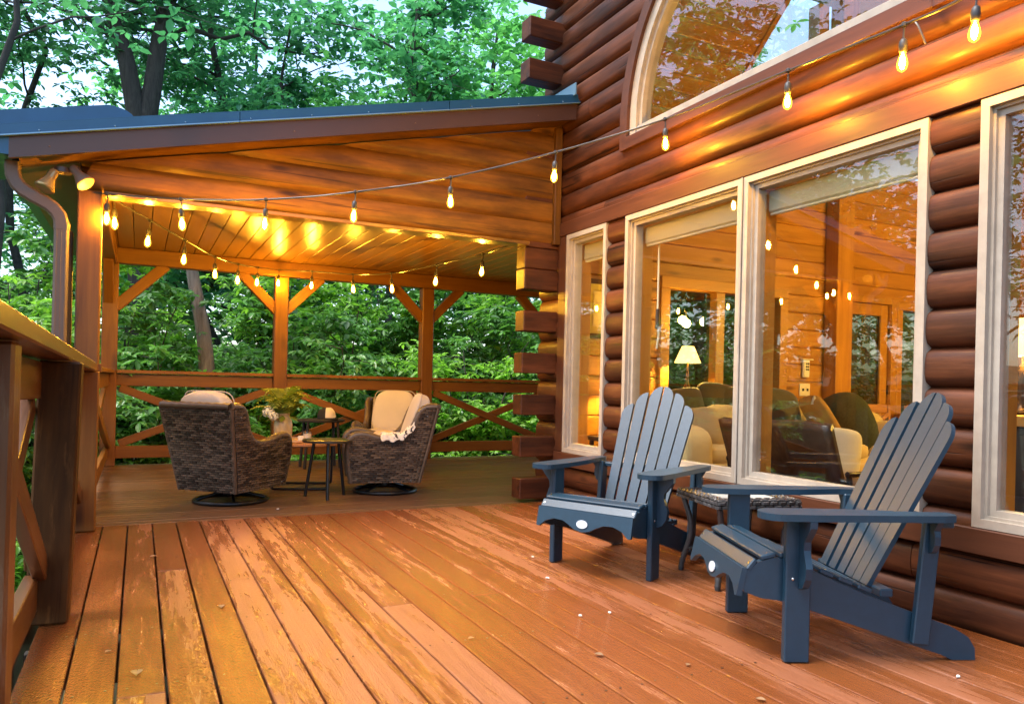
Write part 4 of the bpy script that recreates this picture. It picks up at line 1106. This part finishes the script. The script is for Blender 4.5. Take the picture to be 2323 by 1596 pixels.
# ================================================================== INSIDE THE HOUSE
def pillow(name, label, c, d, mat, rot=(0, 0, 0), group=None, e=(.42, .95)):
    r = MB().superell((0, 0, 0), d, e[0], e[1], 30, 14).build(name, mat, None, T(*c) @ Matrix.Rotation(RAD(rot[2]), 4, 'Z') @ Matrix.Rotation(RAD(rot[0]), 4, 'X') @ Matrix.Rotation(RAD(rot[1]), 4, 'Y'), 60)
    return tag(r, label, 'pillow', group)
sofa = root('sofa', 'cream linen sofa against the pine wall inside the window', 'sofa', (5.1, 4.75, 0)); SF = M_['sofa']
MB().superell((5.1, 4.72, .25), (3.0, .86, .36), .2, .15, 40, 10).buildc('seat_base', SF, sofa, 50)
for k in range(3): MB().superell((4.18 + .92 * k, 4.66, .465), (.92, .72, .16), .45, .25, 36, 12).buildc('seat_cushion', SF, sofa, 60)
MB().superell((5.1, 5.07, .55), (2.95, .22, .52), .35, .2, 40, 12).buildc('backrest', SF, sofa, 60)
for x in (3.66, 6.55): MB().superell((x, 4.70, .42), (.30, .88, .56), .45, .30, 30, 14).buildc('arm', SF, sofa, 60)
MB().superell((4.12, 4.62, .66), (.62, .34, .34), .7, .5, 32, 14, lambda p: (p.x, p.y + .02 * math.sin(p.x * 14), p.z + .014 * math.sin(p.x * 19 + p.y * 9))).buildc('loose_cushion', SF, sofa, 60)
pillow('pillow', 'olive pillow with raised corner left on the sofa inside', (4.42, 4.92, .80), (.50, .16, .42), M_['olive'], (-14, 8, 0))
pillow('pillow', 'olive pillow leaning behind the cream cushion inside', (4.05, 4.9, .78), (.46, .16, .38), M_['olive'], (-16, -5, 10))
pillow('pillow', 'wide olive velvet pillow seen above the brown leather chair', (4.78, 4.86, .74), (.95, .20, .50), M_['olive'], (-14, 1, -4))
mp = pillow('pillow', 'mustard pillow with tassel corner tilted on the sofa', (5.08, 4.42, .70), (.15, .44, .50), M_['mustard'], (0, -32, -26))
tas = MB()
for k in range(14): a = 2 * math.pi * k / 14; tas.tube([(0, 0, 0), (.010 * math.cos(a), .010 * math.sin(a), -.02), (.022 * math.cos(a), .022 * math.sin(a), -.07)], .004, 5)
tas.build('tassel', M_['whitepil'], mp, T(4.90, 4.36, .93)); mp.children[-1]['kind'] = 'stuff'
pillow('throw_cushion', 'dark green knitted blanket bundle heaped on the sofa', (5.50, 4.55, .68), (.46, .40, .56), M_['dgreen'], (0, -26, -26), e=(.75, .75))
pillow('pillow', 'plump white pillow low on the sofa front', (4.78, 4.02, .50), (.34, .16, .38), M_['whitepil'], (-8, 6, -35))
# brown leather chair
lc = root('leather_chair', 'brown leather sling chair with black frame behind the window', 'chair', (3.75, 3.45, 0))
def sling(u, v):
    y = 2.98 + .88 * u; z = .20 + .585 * v
    return (3.70 - .20 * v + .03 * math.sin(u * math.pi) * (1 - v), y, z + .01 * math.sin(u * 6) * v)
o = MB().grid(sling, 20, 14).build('sling_back', M_['leather'], lc, None, 60); md = o.modifiers.new('thick', 'SOLIDIFY'); md.thickness = .05
o = MB().superell((4.05, 3.41, .33), (.66, .62, .14), .4, .3, 30, 10).buildc('seat', M_['leather'], lc, 60)
for y in (2.94, 3.90): MB().tube(smooth_path([(3.62, y, .0), (3.60, y, .45), (3.64, y, .50), (4.30, y, .48), (4.36, y, .44), (4.38, y, .0)], 5), .016, 8).buildc('frame', M_['black'], lc, 60)
MB().tube([(3.62, 2.94, .45), (3.58, 2.99, .46), (3.57, 3.4, .44), (3.58, 3.85, .46), (3.62, 3.90, .45)], .014, 8).buildc('frame_bar', M_['black'], lc, 60)
# lamps
def table_lamp(label, x, y, z, sr, sh, rect=False, table_z=.7):
    r = root('table_lamp', label, 'lamp', (x, y, table_z))
    MB().lathe([(.07, 0), (.08, .015), (.05, .03), (.035, .08), (.055, .16), (.03, .26), (.014, .30), (.010, max(.32, z - table_z))], 20, (x, y, table_z)).buildc('lamp_base', M_['bronze'], r, 50)
    if rect: mb = MB().lathe([(sr * .98, 0), (sr, sh)], 28, (x, y, z))
    else: mb = MB().lathe([(sr, 0), (sr * .46, sh)], 28, (x, y, z))
    mb.f = [f for f in mb.f if len(f) == 4]
    o = mb.buildc('lamp_shade', M_['shade'], r, 60); o.modifiers.new('thick', 'SOLIDIFY').thickness = .003
    MB().superell((x, y, z + sh * .45), (.06, .06, .08), 1, 1, 12, 8).buildc('bulb', M_['inbulb'], r, 60)
    return r
M_['inbulb'] = emit('indoor_bulb', (1., .60, .11), 430.)
table_lamp('lit cream table lamp in front of the inner window', 4.34, 5.26, 1.19, .115, .145, table_z=.72)
table_lamp('lit table lamp glimpsed through the narrow window', 3.56, 5.20, .93, .15, .30, table_z=.55)
table_lamp('lit drum shade lamp inside the right hand window', 4.62, 2.60, 1.20, .14, .21, True, table_z=.86)
cons = root('console_table', 'slim console table behind the sofa', 'table', (4.9, 5.28, 0)); blk('table_top', (3.9, 5.19, .68), (6.1, 5.37, .718), M_['pinetrim'], cons)
for x in (3.95, 6.05):
    for y in (5.21, 5.35): bar('leg', (x, y, 0), (x, y, .679), .035, .035, M_['pinetrim'], cons, up=(0, 1, 0))
et = root('end_table', 'small end table under the lamp in the narrow window', 'table', (3.55, 5.2, 0)); blk('table_top', (3.38, 5.04, .515), (3.74, 5.37, .548), M_['cabinet'], et)
for x in (3.41, 3.71):
    for y in (5.07, 5.34): bar('leg', (x, y, 0), (x, y, .514), .03, .03, M_['cabinet'], et, up=(0, 1, 0))
cb = root('sideboard', 'dark sideboard with wooden top inside the right hand window', 'cabinet', (4.8, 2.5, 0))
blk('cabinet_body', (4.3, 2.0, .06), (5.5, 2.95, .80), M_['cabinet'], cb, c=.01); blk('cabinet_top', (4.26, 1.96, .802), (5.54, 2.99, .858), M_['pinetrim'], cb)
for x in (4.35, 5.45): bar('foot', (x, 2.1, 0), (x, 2.1, .06), .06, .06, M_['cabinet'], cb, up=(0, 1, 0)); bar('foot', (x, 2.85, 0), (x, 2.85, .06), .06, .06, M_['cabinet'], cb, up=(0, 1, 0))
for y in (2.24, 2.72): blk('drawer_front', (4.288, y - .22, .42), (4.299, y + .22, .76), M_['cabinet'], cb); MB().superell((4.275, y, .60), (.03, .03, .03), 1, 1, 10, 8).buildc('knob', M_['bronze'], cb, 60)
ch = root('chandelier', 'four globe chandelier hanging over the dining table', 'chandelier', (6.6, 2.9, 2.1))
MB().tube([(6.6, 2.9, 2.0), (6.6, 2.9, 5.04)], .008, 6).buildc('stem', M_['bronze'], ch, 60)
for k in range(4):
    a = RAD(45 + 90 * k); p = (6.6 + .26 * math.cos(a), 2.9 + .26 * math.sin(a), 1.86)
    MB().tube([(6.6, 2.9, 2.0), ((6.6 + p[0]) / 2, (2.9 + p[1]) / 2, 2.03), (p[0], p[1], 1.93)], .009, 6).buildc('arm', M_['bronze'], ch, 60)
    MB().superell(p, (.12, .12, .12), 1, 1, 16, 10).buildc('globe', M_['globe'] if 'globe' in M_ else M_.setdefault('globe', emit('lit_globe', (1., .60, .11), 190.)), ch, 60)
pic = root('framed_picture', 'framed print of a dark bird seen through the narrow window', 'picture', (3.72, 5.40, 1.38))
rfm = MB(); PX0, PX1, PZ0, PZ1 = 3.335, 3.86, 1.37, 1.87
for a in ((PX0, PX1, PZ0, PZ0 + .04), (PX0, PX1, PZ1 - .04, PZ1), (PX0, PX0 + .04, PZ0 + .04, PZ1 - .04), (PX1 - .04, PX1, PZ0 + .04, PZ1 - .04)): rfm.box(((a[0] + a[1]) / 2, 5.395, (a[2] + a[3]) / 2), (a[1] - a[0], .035, a[3] - a[2]))
rfm.buildc('picture_frame', M_['bronze'], pic)
blk('mat_board', (PX0 + .04, 5.392, PZ0 + .04), (PX1 - .04, 5.400, PZ1 - .04), plain('yellow_mat', (.62, .50, .10), .8), pic, c=.001)
blk('print', (PX0 + .09, 5.387, PZ0 + .10), (PX1 - .09, 5.3915, PZ1 - .10), M_['art'], pic, c=.0005)
rm = root('remote_holder', 'white remote control in a holder on the pine wall', 'remote', (5.95, YI - .03, 1.2))
blk('remote', (5.90, YI - .035, 1.10), (5.985, YI - .003, 1.27), M_['white'], rm, c=.008); blk('holder', (5.88, YI - .04, 1.272), (6.03, YI - .002, 1.285), M_['white'], rm)
for k in range(3):
    for j in range(2): blk('button', (5.925 + .025 * j, YI - .040, 1.17 + .028 * k), (5.942 + .025 * j, YI - .0355, 1.186 + .028 * k), M_['dark'], rm, c=.001)
sw = root('light_switch', 'cream double switch plate on the pine wall under the remote', 'switch', (5.95, YI, .97))
blk('switch_plate', (5.875, YI - .012, .915), (6.015, YI - .002, 1.04), M_['white'], sw, c=.002)
for x in (5.915, 5.975): blk('toggle', (x - .008, YI - .026, .965), (x + .008, YI - .0125, .990), M_['dark'], sw, c=.002)
def wood_chair(label, x, y, h):
    r = root('dining_chair', label, 'chair', group='wooden dining chairs inside'); m = M_['tabletop']
    blk('seat', (-.21, -.20, .43), (.21, .21, .46), m, r)
    for sx in (-1, 1):
        bar('leg', (sx * .18, .17, 0), (sx * .18, .17, .429), .035, .035, m, r, up=(0, 1, 0)); bar('back_post', (sx * .19, -.19, 0), (sx * .19, -.24, .84), .035, .035, m, r, up=(0, 1, 0))
    bar('back_rail', (-.17, -.238, .80), (.17, -.238, .80), .022, .09, m, r); bar('back_cross', (-.17, -.23, .50), (.17, -.235, .75), .02, .04, m, r); bar('back_cross', (.17, -.215, .50), (-.17, -.215, .75), .02, .04, m, r)
    place(r, (x, y, 0), h)
wood_chair('wooden cross back chair in front of the glass door', 6.75, 5.05, 190); wood_chair('wooden cross back chair right of the glass door', 7.35, 4.95, 170)
sn = root('snake_plant', 'snake plant with upright leaves by the window frame', 'plant', (6.55, 4.45, 0))
MB().lathe([(.10, 0), (.13, .30), (.135, .32), (.11, .32)], 20, (6.55, 4.45, 0)).buildc('pot', M_['ceramic'], sn, 50)
for k in range(9):
    a = random.uniform(0, 6.28); h = random.uniform(.45, .72); t = random.uniform(.02, .12); w = .03
    b = Vector((6.55 + .05 * math.cos(a), 4.45 + .05 * math.sin(a), .30)); d = Vector((math.cos(a) * t, math.sin(a) * t, h)); s = Vector((-math.sin(a), math.cos(a), 0)) * w; o = Vector((math.cos(a), math.sin(a), 0)) * .012
    MB().add([b - s * .6, b + s * .6, b + d * .5 + s, b + d * .9 + s * .5, b + d, b + d * .9 - s * .5, b + d * .5 - s, b + d * .5 + o], [(0, 7, 6), (0, 1, 7), (1, 2, 7), (2, 3, 7), (3, 4, 7), (4, 5, 7), (5, 6, 7)]).buildc('leaf', M_['snake'], sn)

# ================================================================== TREES, SHRUBS, GRASS
def leaves_mesh(name, C, D, U, S, wid=.5):
    """C centres of leaf bases, D unit direction, U unit up, S length: folded six point leaves"""
    n = len(C); side = np.cross(D, U); side /= (np.linalg.norm(side, axis=1, keepdims=True) + 1e-9)
    up = np.cross(side, D); S = S[:, None]; w = S * wid * .5
    V = np.empty((n, 6, 3))
    V[:, 0] = C; V[:, 3] = C + D * S - up * S * .10
    V[:, 1] = C + D * S * .30 + side * w * .85 + up * w * .25; V[:, 2] = C + D * S * .66 + side * w * .80 + up * w * .15
    V[:, 5] = C + D * S * .30 - side * w * .85 + up * w * .25; V[:, 4] = C + D * S * .66 - side * w * .80 + up * w * .15
    base = (np.arange(n) * 6)[:, None]
    F = np.concatenate([base + np.array([[0, 1, 2, 3]]), base + np.array([[0, 3, 4, 5]])], axis=1).reshape(-1)
    me = bpy.data.meshes.new(name)
    me.vertices.add(n * 6); me.vertices.foreach_set('co', V.reshape(-1))
    me.loops.add(n * 8); me.loops.foreach_set('vertex_index', F.astype(np.int32))
    me.polygons.add(n * 2); me.polygons.foreach_set('loop_start', np.arange(0, n * 8, 4, dtype=np.int32))
    me.update(calc_edges=True); me.validate()
    return me
def unit(a): return a / (np.linalg.norm(a, axis=1, keepdims=True) + 1e-9)
def rosettes(P, k, size, rs, droop=.25):
    """k leaves radiating around every point"""
    n = len(P); az = rs.uniform(0, 6.283, (n, 1)) + np.arange(k)[None] * (6.283 / k) + rs.normal(0, .25, (n, k))
    el = -droop + rs.normal(0, .22, (n, k))
    tilt = rs.normal(0, .28, (n, 1, 2))
    D = np.stack([np.cos(az) * np.cos(el), np.sin(az) * np.cos(el), np.sin(el)], -1)
    D[..., 2] += D[..., 0] * tilt[..., 0] + D[..., 1] * tilt[..., 1]
    D = unit(D.reshape(-1, 3)); C = np.repeat(P, k, 0) + D * .01
    U = unit(np.tile([[0, 0, 1.]], (len(C), 1)) + rs.normal(0, .25, (len(C), 3)))
    return C, D, U, size * rs.uniform(.5, 1.3, len(C)) * np.repeat(rs.uniform(.75, 1.2, n), k)
def limb(mb, p0, p1, r0, r1, rs, seg=6, n=6, sag=.0):
    p0 = np.array(p0, float); p1 = np.array(p1, float); L = np.linalg.norm(p1 - p0); P = []
    off = rs.normal(0, .045 * L, (n + 1, 3)); off[0] = 0; off[-1] *= .3
    for i in range(n + 1):
        t = i / n; q = p0 + (p1 - p0) * t + off[i] * (.5 if 0 < i < n else 1); q[2] += sag * L * math.sin(math.pi * t); P.append(q)
    mb.tube(P, [r0 + (r1 - r0) * i / n for i in range(n + 1)], seg)
    return P
def tree(label, x, y, h, r, crown, nleaf, leaf, mat, bark, seed, group=None, trunks=1, lean=(0, 0), name='tree', crown_z=.35, leafk=5, path=None, limbs=11, z0=None):
    rs = np.random.default_rng(seed); gz = ground_z(x, y) if z0 is None else z0
    t = root(name, label, 'tree', (x, y, gz), group); tb = MB(); tips = []
    for k in range(trunks):
        a = rs.uniform(0, 6.28); sp = 0 if trunks == 1 else .09 * h
        top = np.array([x + lean[0] * h + math.cos(a + k * 3.1) * sp, y + lean[1] * h + math.sin(a + k * 3.1) * sp * .4, gz + h * (.93 - .05 * k)])
        if path and k < len(path): P = [np.array(q, float) for q in path[k]]; P = [np.array(q) for q in smooth_path(P, 3)]; tb.tube(P, [r * (1 - .7 * i / len(P)) for i in range(len(P))], 10)
        else: P = limb(tb, (x + .2 * k, y, gz - .2), top, r, r * .22, rs, 10, 9)
        P = np.array(P)
        for j in range(limbs):
            tt = rs.uniform(crown_z, .98); i = tt * (len(P) - 1); i0 = min(int(i), len(P) - 2); b = P[i0] + (P[i0 + 1] - P[i0]) * (i - i0)
            az = j * 2.4 + rs.uniform(-.4, .4); L = crown * rs.uniform(.65, 1.1) * (1.05 - .55 * max(0, (tt - crown_z) / (1 - crown_z)))
            e = b + np.array([math.cos(az) * L, math.sin(az) * L, L * rs.uniform(.05, .55)])
            rr = r * .30 * (1.1 - tt * .6); Q = np.array(limb(tb, b, e, rr, rr * .25, rs, 6, 6, .06))
            for m in range(6):
                u = rs.uniform(.35, 1.); qi = u * (len(Q) - 1); q0 = min(int(qi), len(Q) - 2); c = Q[q0] + (Q[q0 + 1] - Q[q0]) * (qi - q0)
                e2 = c + rs.normal(0, 1, 3) * np.array([.26, .26, .14]) * L
                limb(tb, c, e2, rr * .3, rr * .1, rs, 4, 3); tips += [c * .35 + e2 * .65, e2]
            tips.append(e)
    tips = np.array(tips)
    tb.build('trunk', bark, t, None, 60)
    nr_ = max(1, nleaf // leafk); pick = tips[rs.integers(0, len(tips), nr_)]
    P = pick + rs.normal(0, 1, (nr_, 3)) * np.array([.16, .16, .085]) * crown
    me = leaves_mesh('crown', *rosettes(P, leafk, leaf, rs), wid=.62)
    add('crown', me, mat, t)
    return t
def shrub(label, x, y, h, spread, n, leaf, mat, seed, group=None, k=6, stems=8, name='shrub', layers=True, z0=None):
    rs = np.random.default_rng(seed); gz = ground_z(x, y) if z0 is None else z0
    t = root(name, label, 'shrub', (x, y, gz), group); tb = MB(); tips = []
    for j in range(stems):
        az = rs.uniform(0, 6.28); hh = h * rs.uniform(.45, 1.); s = spread * rs.uniform(.2, 1.)
        Q = np.array(limb(tb, (x + rs.normal(0, .06), y + rs.normal(0, .06), gz - .1), (x + math.cos(az) * s, y + math.sin(az) * s, gz + hh), .022, .006, rs, 6, 7, .08))
        for m in range(14):
            u = rs.uniform(.22, 1.); qi = u * (len(Q) - 1); q0 = min(int(qi), len(Q) - 2); c = Q[q0] + (Q[q0 + 1] - Q[q0]) * (qi - q0)
            a2 = rs.uniform(0, 6.28); l2 = spread * rs.uniform(.18, .5); e = c + np.array([math.cos(a2) * l2, math.sin(a2) * l2, l2 * rs.uniform(-.05, .28)])
            limb(tb, c, e, .007, .003, rs, 4, 3); tips += [e, c * .5 + e * .5, c * .25 + e * .75]
    tips = np.array(tips); tb.build('stem', M_['bark'], t, None, 60)
    nr_ = n // k; pick = tips[rs.integers(0, len(tips), nr_)]
    P = pick + rs.normal(0, 1, (nr_, 3)) * np.array([.13, .13, .05]) * max(.6, spread)
    add('crown', leaves_mesh('crown', *rosettes(P, k, leaf, rs, .3), wid=.50), mat, t); return t

def at(u, v, Y):
    d = right * ((u - 1161) / 1704) + down * ((v - 871) / 1704) + fwd; t = Y / d.y
    return Vector((0, 0, CAM_H)) + d * t
def ax(u, Y, v=500): return at(u, v, Y).x
# named trees of the view
def tp(pts, Y): return [tuple(at(u, v, Y)) for u, v in pts]
Y_ = 18.0
tree('forked dark trunked tree rising behind the left of the porch roof', ax(318, Y_), Y_, 14, .27, 3.4, 6500, .19, M_['leafD'], M_['bark'], 11, trunks=2, crown_z=.55,
     path=[[(ax(318, Y_), Y_, -.8)] + tp([(318, 600), (312, 300), (298, 200), (282, 120), (255, 40), (235, -60), (225, -220)], Y_), [(ax(330, Y_), Y_, -.8)] + tp([(328, 600), (332, 300), (346, 200), (362, 90), (385, -10), (395, -150), (420, -300)], Y_)], limbs=13)
tree('straight dark trunked tree between forked tree and centre', ax(482, 21), 21, 14, .20, 3.2, 8000, .19, M_['leafC'], M_['bark'], 12, crown_z=.5)
tree('slender tree with bright leaves above the middle of the porch roof', ax(872, 16.5), 16.5, 9.6, .11, 2.6, 10000, .17, M_['leafE'], M_['bark'], 13, crown_z=.45, lean=(.01, 0), limbs=14)
tree('light green full tree above the roof by the log corner', ax(1110, 19), 19, 12, .17, 3.6, 14000, .18, M_['leafE'], M_['bark'], 14, crown_z=.3, limbs=14)
tree('thin dark tree at far left above the eave', ax(35, 20), 20, 14, .12, 2.4, 4200, .16, M_['leafD'], M_['bark'], 15, crown_z=.4)
tree('small leafy tree above the roof left of centre', ax(640, 18), 18, 10.4, .11, 2.8, 9500, .17, M_['leafC'], M_['bark'], 16, crown_z=.42, limbs=14)
tree('pale barked leaning tree trunk behind the left porch bay', ax(450, 11.5, 760), 11.5, 9, .13, 1.6, 900, .15, M_['leafC'], M_['barkpale'], 17, crown_z=.6,
     path=[[tuple(at(478, 1000, 11.5)), tuple(at(470, 860, 11.5)), tuple(at(462, 760, 11.5)), tuple(at(440, 640, 11.5)), tuple(at(425, 540, 11.5)), tuple(at(412, 440, 11.5)), tuple(at(405, 340, 11.5))]], limbs=6)
tree('dark trunk standing behind the right porch post', ax(932, 15, 760), 15, 11, .16, 2.4, 3500, .17, M_['leafC'], M_['bark'], 18, crown_z=.55)
tree('slim brown trunk at the left edge beyond the downspout', ax(20, 12, 500), 12, 10, .085, 2.0, 1500, .15, M_['leafC'], M_['bark'], 19, crown_z=.6)
tree('light green tree seen through the high window inside the arch', 9.6, 13.5, 13, .2, 3.6, 8000, .2, M_['leafE'], M_['barkpale'], 33, crown_z=.3, limbs=14)
tree('darker green tree beyond the house seen through the arch', 13.5, 16, 14, .2, 3.8, 6000, .22, M_['leafC'], M_['bark'], 34, crown_z=.25, limbs=14)
# filler trees of the wood behind
spots = [(-90, 24), (170, 27), (420, 25), (570, 22), (720, 27), (960, 23), (1040, 27), (1200, 22), (1320, 26), (-240, 20)]
FAR = ['teal tinted far row tree at the left picture edge', 'dark far row tree left of the forked trunks', 'light green far row tree right of the forked trunks', 'teal tinted far row tree left of the small roof tree',
       'dark far row tree above the middle of the roof', 'light green far row tree behind the slender bright tree', 'teal tinted far row tree between slender tree and corner', 'dark far row tree close to the log corner',
       'light green far row tree hidden mostly by the house corner', 'teal tinted far row tree leaning in from beyond the left edge']
for i, (u, Yv) in enumerate(spots):
    rs_ = random.Random(i)
    tree(FAR[i], ax(u, Yv), Yv, rs_.uniform(9.5, 14) * (.8 if u < 300 else 1), .15, 3.4, 6500 if u > 350 else 2600, .22, [M_['leafC'], M_['leafD'], M_['leafE']][i % 3], M_['bark'], 40 + i, 'woodland trees in the far row', crown_z=.22, limbs=12)
# trees off to the left that the window panes mirror
for i, (x, y, h) in enumerate(((-10, 12.5, 7), (-13, 17, 11), (-9, 13, 7), (-14, 5, 10), (-7, 18, 12), (-17, 14, 13), (-9, 15, 14), (-12, 20, 15), (-10, 16, 14))):
    tree('leafy tree beside the deck, mirrored in the window panes', x, y, h, .17, 3.2, 5200, .2, [M_['leafC'], M_['leafE'], M_['leafD']][i % 3], M_['bark'], 80 + i, 'trees left of the deck', crown_z=.25, limbs=12)
# shrubs close behind the porch
SH = [
 ('broad leaved shrub with pale sheen behind the left porch bay', 400, 10.6, 2.3, .95, 4200, .135, 'leafA'),
 ('broad leaved shrub low behind the wicker chair', 330, 10.2, 1.0, .9, 2600, .13, 'leafA'),
 ('bright green maple shrub left of the middle post', 575, 11.6, 2.0, 1.0, 4200, .11, 'leafB'),
 ('tall leafy shrub right of the middle post', 760, 11.2, 3.0, 1.25, 8200, .125, 'leafA'),
 ('yellow green shrub high between the two porch posts', 840, 11.8, 3.1, 1.2, 6800, .12, 'leafB'),
 ('low ivy like shrub behind the small tables', 720, 10.3, 1.0, .95, 3600, .095, 'leafB'),
 ('bright maple sapling right of the right porch post', 1085, 10.9, 2.5, .95, 5200, .115, 'leafB'),
 ('leafy shrub against the log corner', 1180, 11.6, 3.0, 1.15, 6200, .125, 'leafA'),
 ('low green shrub under the right hand railing', 1080, 10.3, .75, .9, 2800, .095, 'leafB'),
 ('low green shrub beside the log ends', 1170, 10.4, .85, .7, 2000, .10, 'leafB'),
 ('broad leaved shrub left of the downspout', 70, 9.8, 2.2, 1.1, 6000, .125, 'leafA'),
 ('bright leaved shrub behind the downspout', 110, 11.4, 3.3, 1.4, 7200, .125, 'leafB'),
 ('broad leaved shrub at the left picture edge', -90, 8.6, 2.4, 1.1, 4800, .125, 'leafA'),
 ('low shrub beyond the crossed deck railing', 60, 6.9, .75, .8, 2800, .09, 'leafB'),
 ('tall bright sapling behind the corner post of the left bay', 265, 13.2, 4.3, 1.3, 7000, .14, 'leafB'),
 ('tall green sapling left of the middle post brace', 520, 13.6, 4.4, 1.5, 8500, .145, 'leafA'),
 ('tall yellow green sapling right of the middle post brace', 720, 13.8, 4.5, 1.5, 8500, .14, 'leafB'),
 ('tall green sapling left of the right post', 890, 13.4, 4.4, 1.4, 8000, .145, 'leafA'),
 ('tall bright sapling filling the right bay near the log corner', 1120, 13.4, 4.4, 1.5, 8500, .14, 'leafB'),
 ('tall pale green sapling beyond the downspout elbow', 50, 13.0, 4.4, 1.4, 7000, .14, 'leafA'),
 ('dark shrub filling the gap behind the left bay', 300, 12.2, 2.9, 1.4, 6000, .13, 'leafF'),
 ('dark shrub filling the gap behind the middle bay', 690, 13.0, 3.2, 1.6, 7200, .14, 'leafF'),
 ('dark shrub filling the gap behind the right bay', 1010, 13.0, 3.2, 1.6, 7200, .14, 'leafF'),
 ('dark shrub beyond the log corner', 1260, 12.6, 3.2, 1.5, 5000, .14, 'leafF'),
]
for i, (lb, u, Yv, h, sp, n, lf, m) in enumerate(SH): shrub(lb, ax(u, Yv, 900), Yv, h, sp, n, lf, M_[m], 200 + i)
# far wood that reads as one mass
rs_ = np.random.default_rng(5); n = 9000
P = np.stack([rs_.uniform(-22, 34, n), rs_.uniform(17, 40, n), np.zeros(n)], 1); P[:, 2] = np.array([ground_z(a, min(b, 60)) for a, b, _ in P]) + rs_.uniform(0, 1, n) ** 1.3 * 5.5
fw = add('far_woods', leaves_mesh('far_woods', *rosettes(P, 6, .36, rs_), wid=.6), M_['leafF']); tag(fw, 'dense dark undergrowth of the far wood', 'woods', kind='stuff')
# grass beyond the deck
n = 16000; P = np.stack([rs_.uniform(-4.5, 9, n), rs_.uniform(5.0, 14.5, n), np.zeros(n)], 1); P = P[(P[:, 1] > 9.25) | (P[:, 0] < -.55)]
P[:, 2] = [ground_z(a, b) for a, b, _ in P]; n = len(P)
D = unit(np.stack([rs_.normal(0, .35, n), rs_.normal(0, .35, n), np.ones(n)], 1)); U = unit(rs_.normal(0, 1, (n, 3)))
gr = add('grass', leaves_mesh('grass', P, D, U, rs_.uniform(.12, .30, n), wid=.09), M_['grass']); tag(gr, 'rough green grass and weeds beyond the deck', 'grass', kind='stuff')
